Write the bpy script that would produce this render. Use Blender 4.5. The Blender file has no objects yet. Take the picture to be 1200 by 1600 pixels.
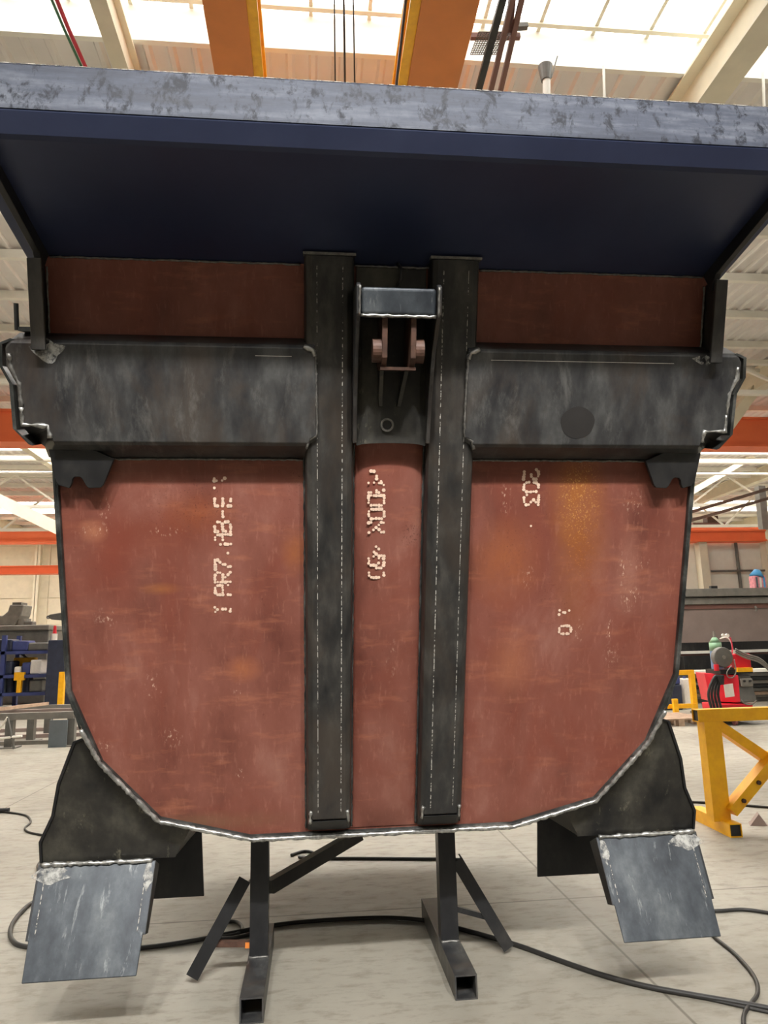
import bpy, bmesh, math, random
from mathutils import Vector, Matrix
random.seed(7)
sc = bpy.context.scene
COL = sc.collection
R = math.radians
V = Vector

# ------------------------------------------------------------------ camera
F_PX, EYE = 1100.0, V((0, 0, 1.38))
yaw, pitch, roll = R(5.9), R(10.8), R(1.3)
fw = V((math.sin(yaw) * math.cos(pitch), math.cos(yaw) * math.cos(pitch), math.sin(pitch)))
rt = V((math.cos(yaw), -math.sin(yaw), 0)); up = rt.cross(fw)
rt, up = rt * math.cos(roll) - up * math.sin(roll), up * math.cos(roll) + rt * math.sin(roll)
cd = bpy.data.cameras.new('camera'); cam = bpy.data.objects.new('camera', cd); COL.objects.link(cam)
cd.sensor_fit = 'VERTICAL'; cd.sensor_height = 36; cd.lens = 36 * F_PX / 1600
cd.clip_start = .05; cd.clip_end = 200
m = Matrix((rt, up, -fw)).transposed().to_4x4(); m.translation = EYE; cam.matrix_world = m
sc.camera = cam

def ray(px, py): return fw + rt * ((px - 600) / F_PX) - up * ((py - 800) / F_PX)
def on_z(px, py, z=0.0):
    d = ray(px, py); return EYE + d * ((z - EYE.z) / d.z)
def on_y(px, py, Y):
    d = ray(px, py); return EYE + d * (Y / d.y)

# frame of the leaning front wall: u sideways, v up along the wall, w out of it towards the viewer
LEAN = R(20); O = V((.28, 2.75, 1.38)); VV = V((0, -math.sin(LEAN), math.cos(LEAN))); NN = V((0, -math.cos(LEAN), -math.sin(LEAN)))
def B(u, v, w=0.0): return O + V((u, 0, 0)) + VV * v + NN * w
def on_wall(px, py, w=0.0):
    d = ray(px, py); o = O + NN * w; t = (o - EYE).dot(NN) / d.dot(NN); q = EYE + d * t - O
    return q.x, q.dot(VV)

# ------------------------------------------------------------------ materials
def lin(r, g, b):
    f = lambda c: (c / 255 / 12.92) if c / 255 <= .04045 else ((c / 255 + .055) / 1.055) ** 2.4
    return (f(r), f(g), f(b), 1)

class NT:
    def __init__(s, name):
        s.m = bpy.data.materials.new(name); s.m.use_nodes = True; s.t = s.m.node_tree
        s.n = s.t.nodes; s.l = s.t.links; s.b = s.n['Principled BSDF']
        s.co = s.n.new('ShaderNodeTexCoord')
    def link(s, a, b): s.l.new(a, b)
    def mapping(s, scale, loc=(0, 0, 0)):
        k = s.n.new('ShaderNodeMapping'); k.inputs['Scale'].default_value = scale; k.inputs['Location'].default_value = loc
        s.link(s.co.outputs['Object'], k.inputs['Vector']); return k.outputs['Vector']
    def noise(s, scale, stretch=(1, 1, 1), detail=6, rough=.6, loc=(0, 0, 0), dist=0.0):
        k = s.n.new('ShaderNodeTexNoise'); k.inputs['Scale'].default_value = scale
        k.inputs['Detail'].default_value = detail; k.inputs['Roughness'].default_value = rough; k.inputs['Distortion'].default_value = dist
        s.link(s.mapping(stretch, loc), k.inputs['Vector']); return k.outputs['Fac']
    def ramp(s, fac, stops):
        k = s.n.new('ShaderNodeValToRGB'); e = k.color_ramp.elements
        while len(e) < len(stops): e.new(.5)
        for i, (p, c) in enumerate(stops): e[i].position = p; e[i].color = c
        s.link(fac, k.inputs['Fac']); return k.outputs['Color']
    def rng(s, fac, a, b, c=0.0, d=1.0):
        k = s.n.new('ShaderNodeMapRange'); s.link(fac, k.inputs['Value'])
        for n_, v_ in zip(('From Min', 'From Max', 'To Min', 'To Max'), (a, b, c, d)): k.inputs[n_].default_value = v_
        return k.outputs['Result']
    def mix(s, fac, a, b, mode='MIX'):
        k = s.n.new('ShaderNodeMix'); k.data_type = 'RGBA'; k.blend_type = mode
        for sock, v_ in ((k.inputs[0], fac), (k.inputs[6], a), (k.inputs[7], b)):
            if isinstance(v_, (int, float, tuple)): sock.default_value = v_
            else: s.link(v_, sock)
        return k.outputs[2]
    def math(s, op, a, b=0.0):
        k = s.n.new('ShaderNodeMath'); k.operation = op
        for sock, v_ in zip(k.inputs, (a, b)):
            if isinstance(v_, (int, float)): sock.default_value = v_
            else: s.link(v_, sock)
        return k.outputs[0]
    def blob(s, centre, radius, power=1.0):
        """1 at the centre of an ellipsoid, 0 at its border, in object coordinates."""
        k = s.n.new('ShaderNodeVectorMath'); k.operation = 'SUBTRACT'; s.link(s.co.outputs['Object'], k.inputs[0]); k.inputs[1].default_value = centre
        q = s.n.new('ShaderNodeVectorMath'); q.operation = 'DIVIDE'; s.link(k.outputs[0], q.inputs[0]); q.inputs[1].default_value = radius
        l = s.n.new('ShaderNodeVectorMath'); l.operation = 'LENGTH'; s.link(q.outputs[0], l.inputs[0])
        return s.rng(l.outputs['Value'], 1.0, 1.0 - power, 0, 1)
    def finish(s, color, rough=.5, metal=0.0, bump=None, spec=.5):
        s.link(color, s.b.inputs['Base Color']) if not isinstance(color, tuple) else setattr(s.b.inputs['Base Color'], 'default_value', color)
        if isinstance(rough, (int, float)): s.b.inputs['Roughness'].default_value = rough
        else: s.link(rough, s.b.inputs['Roughness'])
        s.b.inputs['Metallic'].default_value = metal
        s.b.inputs['Specular IOR Level'].default_value = spec
        if bump:
            k = s.n.new('ShaderNodeBump'); k.inputs['Strength'].default_value = bump[1]; k.inputs['Distance'].default_value = bump[2]
            s.link(bump[0], k.inputs['Height']); s.link(k.outputs['Normal'], s.b.inputs['Normal'])
        return s.m

def plain(name, c, rough=.5, metal=0.0, var=.12, scale=9, spec=.5):
    s = NT(name); n = s.noise(scale)
    a = tuple(x * (1 - var) for x in c[:3]) + (1,); b = tuple(min(1, x * (1 + var)) for x in c[:3]) + (1,)
    return s.finish(s.ramp(n, [(.35, a), (.65, b)]), rough, metal, spec=spec)

def steel(name, dark, mid, light, rough=.42, metal=.35, stretch=(3.5, 3.5, 1), scale=3.0, scuff=None, spec=.5, tint=None):
    s = NT(name)
    a = s.noise(scale, stretch, 7, .62); b = s.noise(scale * 9, (1, 1, 1), 5, .7)
    col = s.ramp(a, [(.32, dark), (.5, mid), (.70, light)])
    col = s.mix(s.rng(b, .35, .7, 0, .35), col, dark)
    if tint: col = s.mix(s.rng(s.noise(2.1, (2.2, 2.2, .9), 6, .65, (5, 5, 2), .6), .48, .66, 0, .7), col, tint)
    if scuff:
        c = s.noise(scuff[1], scuff[2], 8, .72, (3, 1, 7), .3)
        col = s.mix(s.rng(c, scuff[3], scuff[4]), col, scuff[0])
    return s.finish(col, s.rng(a, .3, .7, rough - .08, rough + .12), metal, (b, .08, .004), spec)

M = {}
M['steel'] = steel('mill_steel', lin(40, 40, 43), lin(64, 64, 64), lin(92, 92, 90), stretch=(5, 5, .9), scale=2.2, scuff=(lin(118, 117, 113), 3.4, (3.0, 1, 1.0), .55, .85), tint=lin(72, 62, 54))
M['canopy'] = steel('canopy_steel', lin(40, 47, 74), lin(48, 56, 84), lin(60, 68, 96), rough=.38, metal=.25, stretch=(1, 1, 1), scale=1.2)
M['fascia'] = steel('fascia_steel', lin(46, 50, 62), lin(72, 77, 90), lin(112, 116, 126), rough=.5, metal=.0, spec=.18, stretch=(.5, 1, 4.0), scale=4.2,
                    scuff=(lin(30, 33, 42), 17, (1.5, 1, .9), .52, .62))
M['post'] = steel('post_steel', lin(36, 36, 37), lin(56, 55, 53), lin(84, 81, 76), stretch=(6, 6, .7), scale=2.4, tint=lin(66, 58, 51))
M['dark_steel'] = steel('black_steel', lin(26, 26, 28), lin(40, 40, 41), lin(60, 58, 56), stretch=(2, 2, 1), scale=3)
M['gusset'] = steel('gusset_steel', lin(30, 30, 31), lin(58, 56, 51), lin(92, 89, 79), stretch=(2.0, 2.0, 1.2), scale=3.0, scuff=(lin(118, 114, 98), 8, (2, 1, 1), .6, .7))
M['flap'] = steel('flap_steel', lin(36, 40, 46), lin(64, 69, 74), lin(100, 104, 106), rough=.38, stretch=(2, 1.4, 1), scale=3.0,
                  scuff=(lin(140, 143, 142), 7, (4.2, 1, .8), .59, .76))
M['weld'] = plain('weld_silver', lin(158, 157, 153), .34, .75, .5, 45)
M['weld_dull'] = plain('weld_dull', lin(112, 110, 106), .42, .6, .35, 60)
M['rim'] = steel('rim_steel', lin(34, 36, 36), lin(60, 62, 60), lin(110, 110, 106), stretch=(1, 1, 1), scale=9)
M['rust'] = plain('rusty_lug', lin(78, 54, 43), .6, .2, .35, 25)
M['chalk'] = plain('chalk_white', lin(222, 192, 170), .8, 0, .12, 40)
M['chalk_grey'] = plain('chalk_grey', lin(205, 200, 192), .8, 0, .12, 40)

def red_primer():
    s = NT('red_primer')
    a = s.noise(1.7, (2.6, 2.6, 1), 8, .6); b = s.noise(40, (1, 1, 1), 4, .7); c = s.noise(5, (1, 1, 4.5), 6, .65, (4, 2, 8))
    col = s.ramp(a, [(.28, lin(95, 52, 43)), (.46, lin(120, 71, 59)), (.58, lin(129, 79, 67)), (.72, lin(143, 97, 84))])
    col = s.mix(s.rng(c, .54, .74, 0, .6), col, lin(164, 104, 78))
    g_ = s.noise(1.1, (1.6, 1, 1.0), 6, .7, (7, 1, 3), 1.2); col = s.mix(s.rng(g_, .46, .64, 0, .65), col, lin(118, 60, 46))
    h_ = s.noise(26, (2.5, 1, .5), 5, .7, (2, 2, 2)); col = s.mix(s.rng(h_, .56, .74, 0, .35), col, lin(168, 116, 98))
    col = s.mix(s.rng(b, .36, .22, 0, .5), col, lin(84, 34, 28))
    # rusty brown run on the right field and faint rust on the left one (object coordinates = metres from the body's base)
    sp = s.noise(55, (1, 1, 1), 4, .75); wav = s.noise(6, (1, 1, .6), 5, .7)
    fine = s.noise(150, (1, 1, 1), 3, .7, (1, 6, 2))
    for px, py, ru, rv, cc, amt in RUST:
        u, v = on_wall(px, py, 0); p = B(u, v, 0) - V((.28, 3.3, 0)); ctr, rad = tuple(p), (ru, 3, rv)
        k = s.math('MULTIPLY', s.blob(ctr, rad, .9), s.rng(s.math('ADD', s.math('MULTIPLY', sp, .5), wav), .56, .85, .45, 1.0))
        col = s.mix(s.math('MULTIPLY', k, amt), col, cc)
    for px, py, ru, rv, cc, lo, hi in GRAIN:
        u, v = on_wall(px, py, 0); p = B(u, v, 0) - V((.28, 3.3, 0))
        col = s.mix(s.math('MULTIPLY', s.blob(tuple(p), (ru, 3, rv), .7), s.rng(fine, lo, hi, 0, .85)), col, cc)
    fl_ = s.noise(70, (1.6, 1, .8), 3, .6, (9, 3, 1))
    for px, py, ru, rv, amt in SCUFFS:
        u, v = on_wall(px, py, 0); p = B(u, v, 0) - V((.28, 3.3, 0))
        k = s.math('MULTIPLY', s.blob(tuple(p), (ru, 3, rv), .8), s.rng(fl_, .58, .66, 0, amt))
        col = s.mix(k, col, lin(214, 178, 156))
    return s.finish(col, s.rng(a, .3, .7, .5, .62), 0.0, (b, .12, .003), .35)
RUST = [(908, 850, .13, .40, lin(132, 74, 36), 1.0), (900, 775, .13, .22, lin(150, 90, 40), .95), (925, 930, .09, .16, lin(122, 58, 40), .7), (790, 880, .16, .20, lin(150, 86, 48), .7), (800, 1035, .12, .16, lin(160, 98, 68), .55),
        (260, 830, .30, .10, lin(116, 58, 42), .8), (180, 870, .10, .25, lin(120, 58, 44), .7), (250, 920, .09, .025, lin(160, 100, 52), .6), (460, 860, .06, .10, lin(152, 90, 50), .7), (380, 1045, .08, .06, lin(166, 100, 64), .7),
        (310, 800, .16, .09, lin(136, 70, 38), .7), (620, 830, .07, .06, lin(110, 58, 44), .6), (980, 900, .06, .2, lin(160, 112, 96), .6), (145, 830, .06, .05, lin(172, 112, 84), .7), (150, 1230, .2, .1, lin(128, 84, 62), .5), (330, 1285, .4, .05, lin(118, 86, 64), .7), (860, 1275, .3, .05, lin(122, 80, 62), .6)]
GRAIN = [(905, 775, .10, .20, lin(214, 160, 92), .56, .68), (905, 850, .10, .30, lin(190, 120, 60), .60, .72), (300, 790, .26, .12, lin(70, 28, 20), .60, .68), (800, 840, .26, .18, lin(84, 40, 32), .62, .7), (640, 838, .05, .06, lin(70, 32, 26), .56, .64), (870, 930, .14, .14, lin(84, 36, 30), .60, .7), (460, 780, .1, .2, lin(80, 36, 30), .62, .7)]
SCUFFS = [(238, 1068, .03, .05, .8), (243, 1084, .04, .02, .8), (972, 890, .02, .09, .9), (985, 935, .05, .06, .7), (1000, 880, .05, .03, .5), (952, 985, .015, .06, .9), (905, 985, .02, .06, .7),
          (955, 1025, .04, .06, .5), (990, 785, .05, .06, .6), (375, 1212, .02, .035, .7), (372, 1082, .02, .04, .5), (165, 1165, .03, .03, .8), (270, 1150, .05, .05, .5), (165, 965, .05, .04, .6),
          (790, 780, .03, .07, .7), (825, 900, .03, .06, .5), (150, 830, .09, .02, .6), (260, 830, .08, .02, .6), (165, 800, .03, .06, .6), (610, 1030, .03, .1, .35)]
M['red'] = red_primer()

def concrete():
    s = NT('concrete_floor')
    a = s.noise(.55, (1, 1, 1), 8, .62, dist=.4); b = s.noise(7, (1, 2.5, 1), 7, .7); c = s.noise(60, detail=3)
    col = s.ramp(a, [(.3, lin(124, 118, 106)), (.5, lin(148, 143, 131)), (.7, lin(168, 163, 151))])
    col = s.mix(s.rng(b, .50, .70, 0, .6), col, lin(104, 96, 82))
    col = s.mix(s.rng(c, .62, .75, 0, .3), col, lin(120, 112, 100))
    sx = s.n.new('ShaderNodeSeparateXYZ'); s.link(s.co.outputs['Object'], sx.inputs[0])
    def joint(sock, off, per, half):
        t = s.math('ADD', sock, -off + per * 40 + per / 2); t = s.math('MODULO', t, per); t = s.math('ABSOLUTE', s.math('SUBTRACT', t, per / 2))
        return s.rng(t, half, half * .4, 0, 1)
    j = s.math('MAXIMUM', joint(sx.outputs['X'], 1.385, 4.2, .009), joint(sx.outputs['Y'], 4.07, 2.95, .009))
    col = s.mix(s.math('MULTIPLY', j, .7), col, lin(70, 62, 52))
    return s.finish(col, s.rng(b, .3, .7, .42, .6), 0, (b, .05, .01), .4)
M['floor'] = concrete()

M['cream'] = plain('cream_paint', lin(226, 219, 198), .6, 0, .05, 3)
M['white'] = plain('white_paint', lin(236, 233, 224), .55, 0, .04, 3)
M['roof'] = plain('roof_sheet', lin(226, 221, 218), .6, 0, .05, 1.2)
M['girder'] = plain('orange_girder', lin(216, 126, 52), .45, 0, .07, 2)
M['orange'] = plain('signal_orange', lin(255, 124, 76), .5, 0, .06, 2)
M['yellow'] = plain('yellow_paint', lin(255, 182, 20), .45, 0, .12, 12)
M['blue'] = plain('blue_paint', lin(58, 68, 122), .5, 0, .12, 8)
M['navy'] = plain('navy_plastic', lin(40, 46, 66), .5, 0, .2, 8)
M['grey'] = plain('grey_metal', lin(128, 124, 118), .5, .2, .14, 6)
M['midgrey'] = plain('mid_grey_metal', lin(104, 102, 98), .5, .2, .14, 6)
M['taupe'] = plain('taupe_primer', lin(138, 122, 116), .6, 0, .08, 2.5)
M['brownpr'] = plain('brown_primer', lin(118, 82, 74), .6, 0, .1, 2.5)
M['black'] = plain('black_rubber', lin(34, 34, 36), .5, 0, .15, 12)
M['hose'] = plain('cable_black', lin(38, 36, 34), .5, 0, .15, 20)
M['redpaint'] = plain('red_paint', lin(208, 28, 48), .4, 0, .06, 6)
M['redcable'] = plain('red_cable', lin(206, 44, 70), .5, 0, .08, 6)
M['greencable'] = plain('green_cable', lin(56, 118, 84), .5, 0, .08, 6)
M['green'] = plain('green_paint', lin(120, 160, 128), .45, 0, .08, 8)
M['bottleblue'] = plain('bottle_blue', lin(92, 122, 158), .45, 0, .08, 8)
M['paper'] = plain('paper', lin(230, 222, 214), .8, 0, .05, 20)
M['skyblue'] = plain('sky_blue', lin(84, 164, 222), .6, 0, .1, 8)
M['pink'] = plain('pink', lin(226, 150, 160), .7, 0, .2, 14)
M['wood'] = plain('pallet_wood', lin(176, 150, 128), .75, 0, .18, 12)
M['wheel'] = plain('wheel_red', lin(140, 84, 84), .55, 0, .1, 8)
M['stain'] = plain('oil_stain', lin(38, 36, 35), .5, .1, .15, 9)
M['blueplate'] = plain('blue_grey_plate', lin(104, 112, 118), .5, .1, .08, 6)

def glow(name, c, strength):
    s = NT(name); e = s.n.new('ShaderNodeEmission'); e.inputs['Color'].default_value = c; e.inputs['Strength'].default_value = strength
    s.link(e.outputs[0], s.n['Material Output'].inputs['Surface']); return s.m
M['skylight'] = glow('skylight_pane', (1, .985, .95, 1), 7.0)
M['added_back_glow'] = glow('added_back_pane', (1, .96, .88, 1), 17.0)
M['added_panel_glow'] = glow('added_panel_pane', (1, .97, .9, 1), 36.0)
M['skylight_near'] = glow('skylight_pane_near', (1, .985, .95, 1), 11.0)
M['gate'] = plain('gate_panel', lin(120, 124, 126), .5, 0, .08, 2)

def worn(name, c, scale, stretch, lo, hi):
    s = NT(name); s.finish(c, .7, 0.0)
    k = s.rng(s.noise(scale, stretch, 4, .6), lo, hi); s.link(k, s.b.inputs['Alpha']); return s.m
M['worn_line'] = worn('worn_line', lin(164, 160, 152), 75, (1, 1, 1), .47, .56)
M['worn_metal'] = worn('worn_metal', lin(166, 165, 160), 30, (1, 1, 1), .42, .62)

# ------------------------------------------------------------------ mesh builder
class MB:
    def __init__(s): s.bm = bmesh.new()
    def v(s, pts): return [s.bm.verts.new(V(p)) for p in pts]
    def face(s, vs):
        try: return s.bm.faces.new(vs)
        except ValueError: return None
    def loft(s, secs, cap=True, closed=True):
        rows = [s.v(q) for q in secs]; n = len(rows[0])
        for a, b in zip(rows, rows[1:]):
            for i in range(n if closed else n - 1):
                j = (i + 1) % n; s.face((a[i], a[j], b[j], b[i]))
        if cap and closed: s.face(rows[0][::-1]); s.face(rows[-1])
        return s
    def prism(s, pts, off): return s.loft([pts, [V(p) + V(off) for p in pts]])
    def box(s, a, b):
        x0, y0, z0 = a; x1, y1, z1 = b
        return s.prism([(x0, y0, z0), (x1, y0, z0), (x1, y1, z0), (x0, y1, z0)], (0, 0, z1 - z0))
    def frame(s, a, b, ref):
        d = (V(b) - V(a)).normalized(); r_ = V(ref)
        if abs(d.dot(r_)) > .95: r_ = V((0, 1, 0)) if abs(d.y) < .9 else V((1, 0, 0))
        x = d.cross(r_).normalized(); y = x.cross(d).normalized(); return d, x, y
    def bar(s, a, b, w, h, ref=(0, 0, 1)):
        d, x, y = s.frame(a, b, ref); x = x * w / 2; y = y * h / 2
        q = [-x - y, x - y, x + y, -x + y]
        return s.loft([[V(a) + k for k in q], [V(b) + k for k in q]])
    def hollow(s, a, b, w, h, t=.006, ref=(0, 0, 1)):
        """open-ended rectangular tube"""
        d, x, y = s.frame(a, b, ref)
        def ring(p, k): return [V(p) + x * sx * (w / 2 - k) + y * sy * (h / 2 - k) for sx, sy in ((-1, -1), (1, -1), (1, 1), (-1, 1))]
        rows = [s.v(ring(a, 0)), s.v(ring(b, 0)), s.v(ring(b, t)), s.v(ring(a, t))]
        for k in range(4):
            p, q = rows[k], rows[(k + 1) % 4]
            for i in range(4): s.face((p[i], p[(i + 1) % 4], q[(i + 1) % 4], q[i]))
        return s
    def angle(s, a, b, w, t=.006, ref=(0, 0, 1)):
        d, x, y = s.frame(a, b, ref)
        q = [V((0, 0)), V((w, 0)), V((w, t)), V((t, t)), V((t, w)), V((0, w))]
        return s.loft([[V(p) + x * (k.x - w / 2) + y * (k.y - w / 2) for k in q] for p in (a, b)])
    def tube(s, pts, r, n=8, closed=False, jit=0.0, cap=True):
        pts = [V(p) for p in pts]; secs = []; N = len(pts); px = None
        for i, p in enumerate(pts):
            a = pts[i - 1] if (i or closed) else p; b = pts[(i + 1) % N] if (i < N - 1 or closed) else p
            d = (b - a).normalized()
            if px is None: px = d.orthogonal().normalized()
            px = (px - d * px.dot(d)).normalized(); py = d.cross(px)
            rr = r * (1 + random.uniform(-jit, jit))
            secs.append([p + (px * math.cos(t) + py * math.sin(t)) * rr for t in [2 * math.pi * k / n for k in range(n)]])
        if closed: secs.append(secs[0])
        return s.loft(secs, cap and not closed)
    def cyl(s, a, b, r, n=20, r2=None):
        d, x, y = s.frame(a, b, (0, 0, 1)); r2 = r if r2 is None else r2
        ring = lambda p, q: [V(p) + (x * math.cos(t) + y * math.sin(t)) * q for t in [2 * math.pi * k / n for k in range(n)]]
        return s.loft([ring(a, r), ring(b, r2)])
    def ring(s, a, b, r0, r1, n=24):
        d, x, y = s.frame(a, b, (0, 0, 1))
        rg = lambda p, q: [V(p) + (x * math.cos(t) + y * math.sin(t)) * q for t in [2 * math.pi * k / n for k in range(n)]]
        rows = [s.v(rg(a, r0)), s.v(rg(a, r1)), s.v(rg(b, r1)), s.v(rg(b, r0))]
        for k in range(4):
            p, q = rows[k], rows[(k + 1) % 4]
            for i in range(n): s.face((p[i], p[(i + 1) % n], q[(i + 1) % n], q[i]))
        return s
    def build(s, name, mat, parent=None, smooth=False, bevel=0.0, seg=2):
        bm = s.bm; bmesh.ops.remove_doubles(bm, verts=bm.verts, dist=1e-6); bmesh.ops.recalc_face_normals(bm, faces=bm.faces)
        off = V((0, 0, 0)); q = parent
        while q is not None: off += q.location; q = q.parent
        lo = None
        if parent is None:
            zs = [v.co.z for v in bm.verts]; xs = [v.co.x for v in bm.verts]; ys = [v.co.y for v in bm.verts]
            lo = V(((min(xs) + max(xs)) / 2, (min(ys) + max(ys)) / 2, min(zs))) if name not in ('floor',) else V((0, 0, 0)); off = lo
        for v in bm.verts: v.co -= off
        me = bpy.data.meshes.new(name); bm.to_mesh(me); bm.free(); me.materials.append(M[mat] if isinstance(mat, str) else mat)
        if smooth:
            for p in me.polygons: p.use_smooth = True
        o = bpy.data.objects.new(name, me); COL.objects.link(o)
        if lo is not None: o.location = lo
        o.parent = parent
        if bevel:
            b = o.modifiers.new('bevel', 'BEVEL'); b.width = bevel; b.segments = seg; b.limit_method = 'ANGLE'; b.angle_limit = R(28)
        return o

def tag(o, label, cat, group=None, kind=None):
    o['label'] = label; o['category'] = cat
    if group: o['group'] = group
    if kind: o['kind'] = kind
    return o
def thing(name, label, cat, loc, group=None):
    o = bpy.data.objects.new(name, None); COL.objects.link(o); o.location = loc; o.empty_display_size = .1
    return tag(o, label, cat, group)
def struct(o): o['kind'] = 'structure'; return o
def copy_tree(o, parent=None):
    c = o.copy(); COL.objects.link(c); c.parent = parent
    for ch in o.children: copy_tree(ch, c)
    return c

# ================================================================== the hall
X0, X1, Y0, Y1, ZR = -24.0, 32.0, -16.0, 42.0, 8.38
struct(MB().box((X0, Y0, -.2), (X1, Y1, 0)).build('floor', 'floor'))
def wall_panels(name, pa, pb, h, mat, nrm):
    """panelled wall: thick slab with shallow grooves between the panels"""
    mb = MB(); pa, pb = V(pa), V(pb); L = (pb - pa).length; d = (pb - pa).normalized(); n = V(nrm); k = 0.0
    mb.prism([pa - n * .05, pb - n * .05, pb - n * .25, pa - n * .25], (0, 0, h))
    while k < L:
        e = min(k + 3.0, L); z = 0
        while z < h - .05:
            zt = min(z + 1.5, h)
            a, b = pa + d * (k + .03), pa + d * (e - .03)
            mb.prism([a + V((0, 0, z + .02)), b + V((0, 0, z + .02)), b + V((0, 0, zt - .02)), a + V((0, 0, zt - .02))], -n * .06); z = zt
        k = e
    return struct(mb.build(name, mat))
wall_panels('wall_back', (X0, Y1, 0), (X1, Y1, 0), ZR + .5, 'cream', (0, -1, 0))
wall_panels('wall_left', (X0, Y0, 0), (X0, Y1, 0), ZR + .5, 'cream', (1, 0, 0))
wall_panels('wall_right', (X1, Y0, 0), (X1, Y1, 0), ZR + .5, 'white', (-1, 0, 0))
# front wall (behind the camera) with a wide glazed gate
GX0, GX1, GZ = -9.0, 10.0, 5.0
mb = MB(); mb.box((X0, Y0 - .2, 0), (GX0, Y0, ZR + .5)); mb.box((GX1, Y0 - .2, 0), (X1, Y0, ZR + .5)); mb.box((GX0, Y0 - .2, GZ), (GX1, Y0, ZR + .5))
struct(mb.build('wall_front', 'gate'))
dr = struct(MB().box((GX0, Y0 - .16, .6), (GX1, Y0 - .1, GZ)).build('door_1', 'gate'))
mb = MB(); mb.box((GX0, Y0 - .18, 0), (GX1, Y0 - .04, .6))
for i in range(8):
    x = GX0 + (GX1 - GX0) * i / 7; mb.box((x - .06, Y0 - .1, 0), (x + .06, Y0 - .02, GZ))
for z in (2.0, 3.5, 4.94): mb.box((GX0, Y0 - .1, z - .06), (GX1, Y0 - .02, z + .06))
mb.build('door_frame', 'grey', dr)

# roof: ribbed sheet with raised skylight strips across the hall
STRIPS = [(-8.2, -5.2), (5.7, 7.25), (21.6, 24.8), (33.5, 36.5)]  # the two rear strips are added to brighten the far end
mb = MB(); ys = [Y0] + [y for p in STRIPS for y in p] + [Y1]
for a, b in zip(ys[::2], ys[1::2]):
    prof = []; x = X0
    while x < X1 - .01:
        prof += [(x, ZR + .05), (x + .17, ZR + .05), (x + .20, ZR), (x + .25, ZR), (x + .28, ZR + .05)]; x += .28
    t = [V((px_, a, pz_)) for px_, pz_ in prof]; u_ = [V((px_, b, pz_)) for px_, pz_ in prof]
    mb.loft([t, u_], False, False)
    mb.box((X0, a, ZR + .12), (X1, b, ZR + .3))
struct(mb.build('ceiling', 'roof'))
for k, (a, b) in enumerate(STRIPS):
    w_ = struct(MB().box((X0, a + .02, ZR + .50), (X1, b - .02, ZR + .56)).build('window_%d' % (k + 1), 'skylight_near' if k == 0 else 'skylight' if k == 1 else 'added_back_glow'))
    mb = MB(); x = X0 + .2
    while x < X1: mb.box((x - .022, a + .03, ZR + .44), (x + .022, b - .03, ZR + .5)); x += .70
    mb.box((X0, b - .17, ZR + .42), (X1, b - .11, ZR + .495)); mb.box((X0, a + .11, ZR + .42), (X1, a + .17, ZR + .495))
    mb.build('glazing_bar', 'cream', w_)
    mb = MB(); mb.box((X0, b - .02, ZR - .02), (X1, b + .05, ZR + .6)); mb.box((X0, a - .05, ZR - .02), (X1, a + .02, ZR + .6))
    mb.build('window_kerb', 'white', w_)
w_ = struct(MB().box((-4.2, 10.0, ZR - .05), (7.0, 13.2, ZR - .01)).build('window_5', 'added_panel_glow'))  # added glowing panel, hidden behind the body, to light the floor
mb = MB()
for k in range(17): mb.box((-4.2 + k * .7 - .02, 10.0, ZR - .09), (-4.2 + k * .7 + .02, 13.2, ZR - .05))
mb.box((-4.25, 9.95, ZR - .1), (7.05, 10.0, ZR)); mb.box((-4.25, 13.2, ZR - .1), (7.05, 13.25, ZR)); mb.build('glazing_bar', 'cream', w_)
# rafters along the hall and purlins across it
trim = [0]
def trim_obj(mb, mat):
    trim[0] += 1; return struct(mb.build('trim_%d' % trim[0], mat))
def i_beam(mb, a, b, w, h, t=.03):
    mb.bar(a + V((0, 0, h / 2)), b + V((0, 0, h / 2)), w, t); mb.bar(a - V((0, 0, h / 2)), b - V((0, 0, h / 2)), w, t); mb.bar(a, b, t, h)
for x, w_, h_ in ((-16.1, .24, .5), (-9.1, .24, .5), (-2.13, .17, .45), (4.83, .34, .55), (11.7, .3, .55), (18.6, .3, .5), (25.5, .3, .5)):
    mb = MB(); i_beam(mb, V((x, Y0, ZR - .32)), V((x, Y1, ZR - .32)), w_, h_)
    trim_obj(mb, 'cream')
y = 8.9
while y < Y1 - 1:
    if not any(a - .3 < y < b + .3 for a, b in STRIPS):
        mb = MB(); mb.box((X0, y - .04, ZR - .16), (X1, y + .06, ZR)); trim_obj(mb, 'white')
    y += 1.5
# columns along the right and back walls
for x in (-15.5, -8.5, 12.0, 19.0, 26.0):
    mb = MB(); i_beam(mb, V((x, Y1 - .5, 0)), V((x, Y1 - .5, ZR)), .3, .3, .03); mb.box((x - .15, Y1 - .65, 0), (x + .15, Y1 - .35, ZR - .5)); trim_obj(mb, 'cream')

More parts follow.
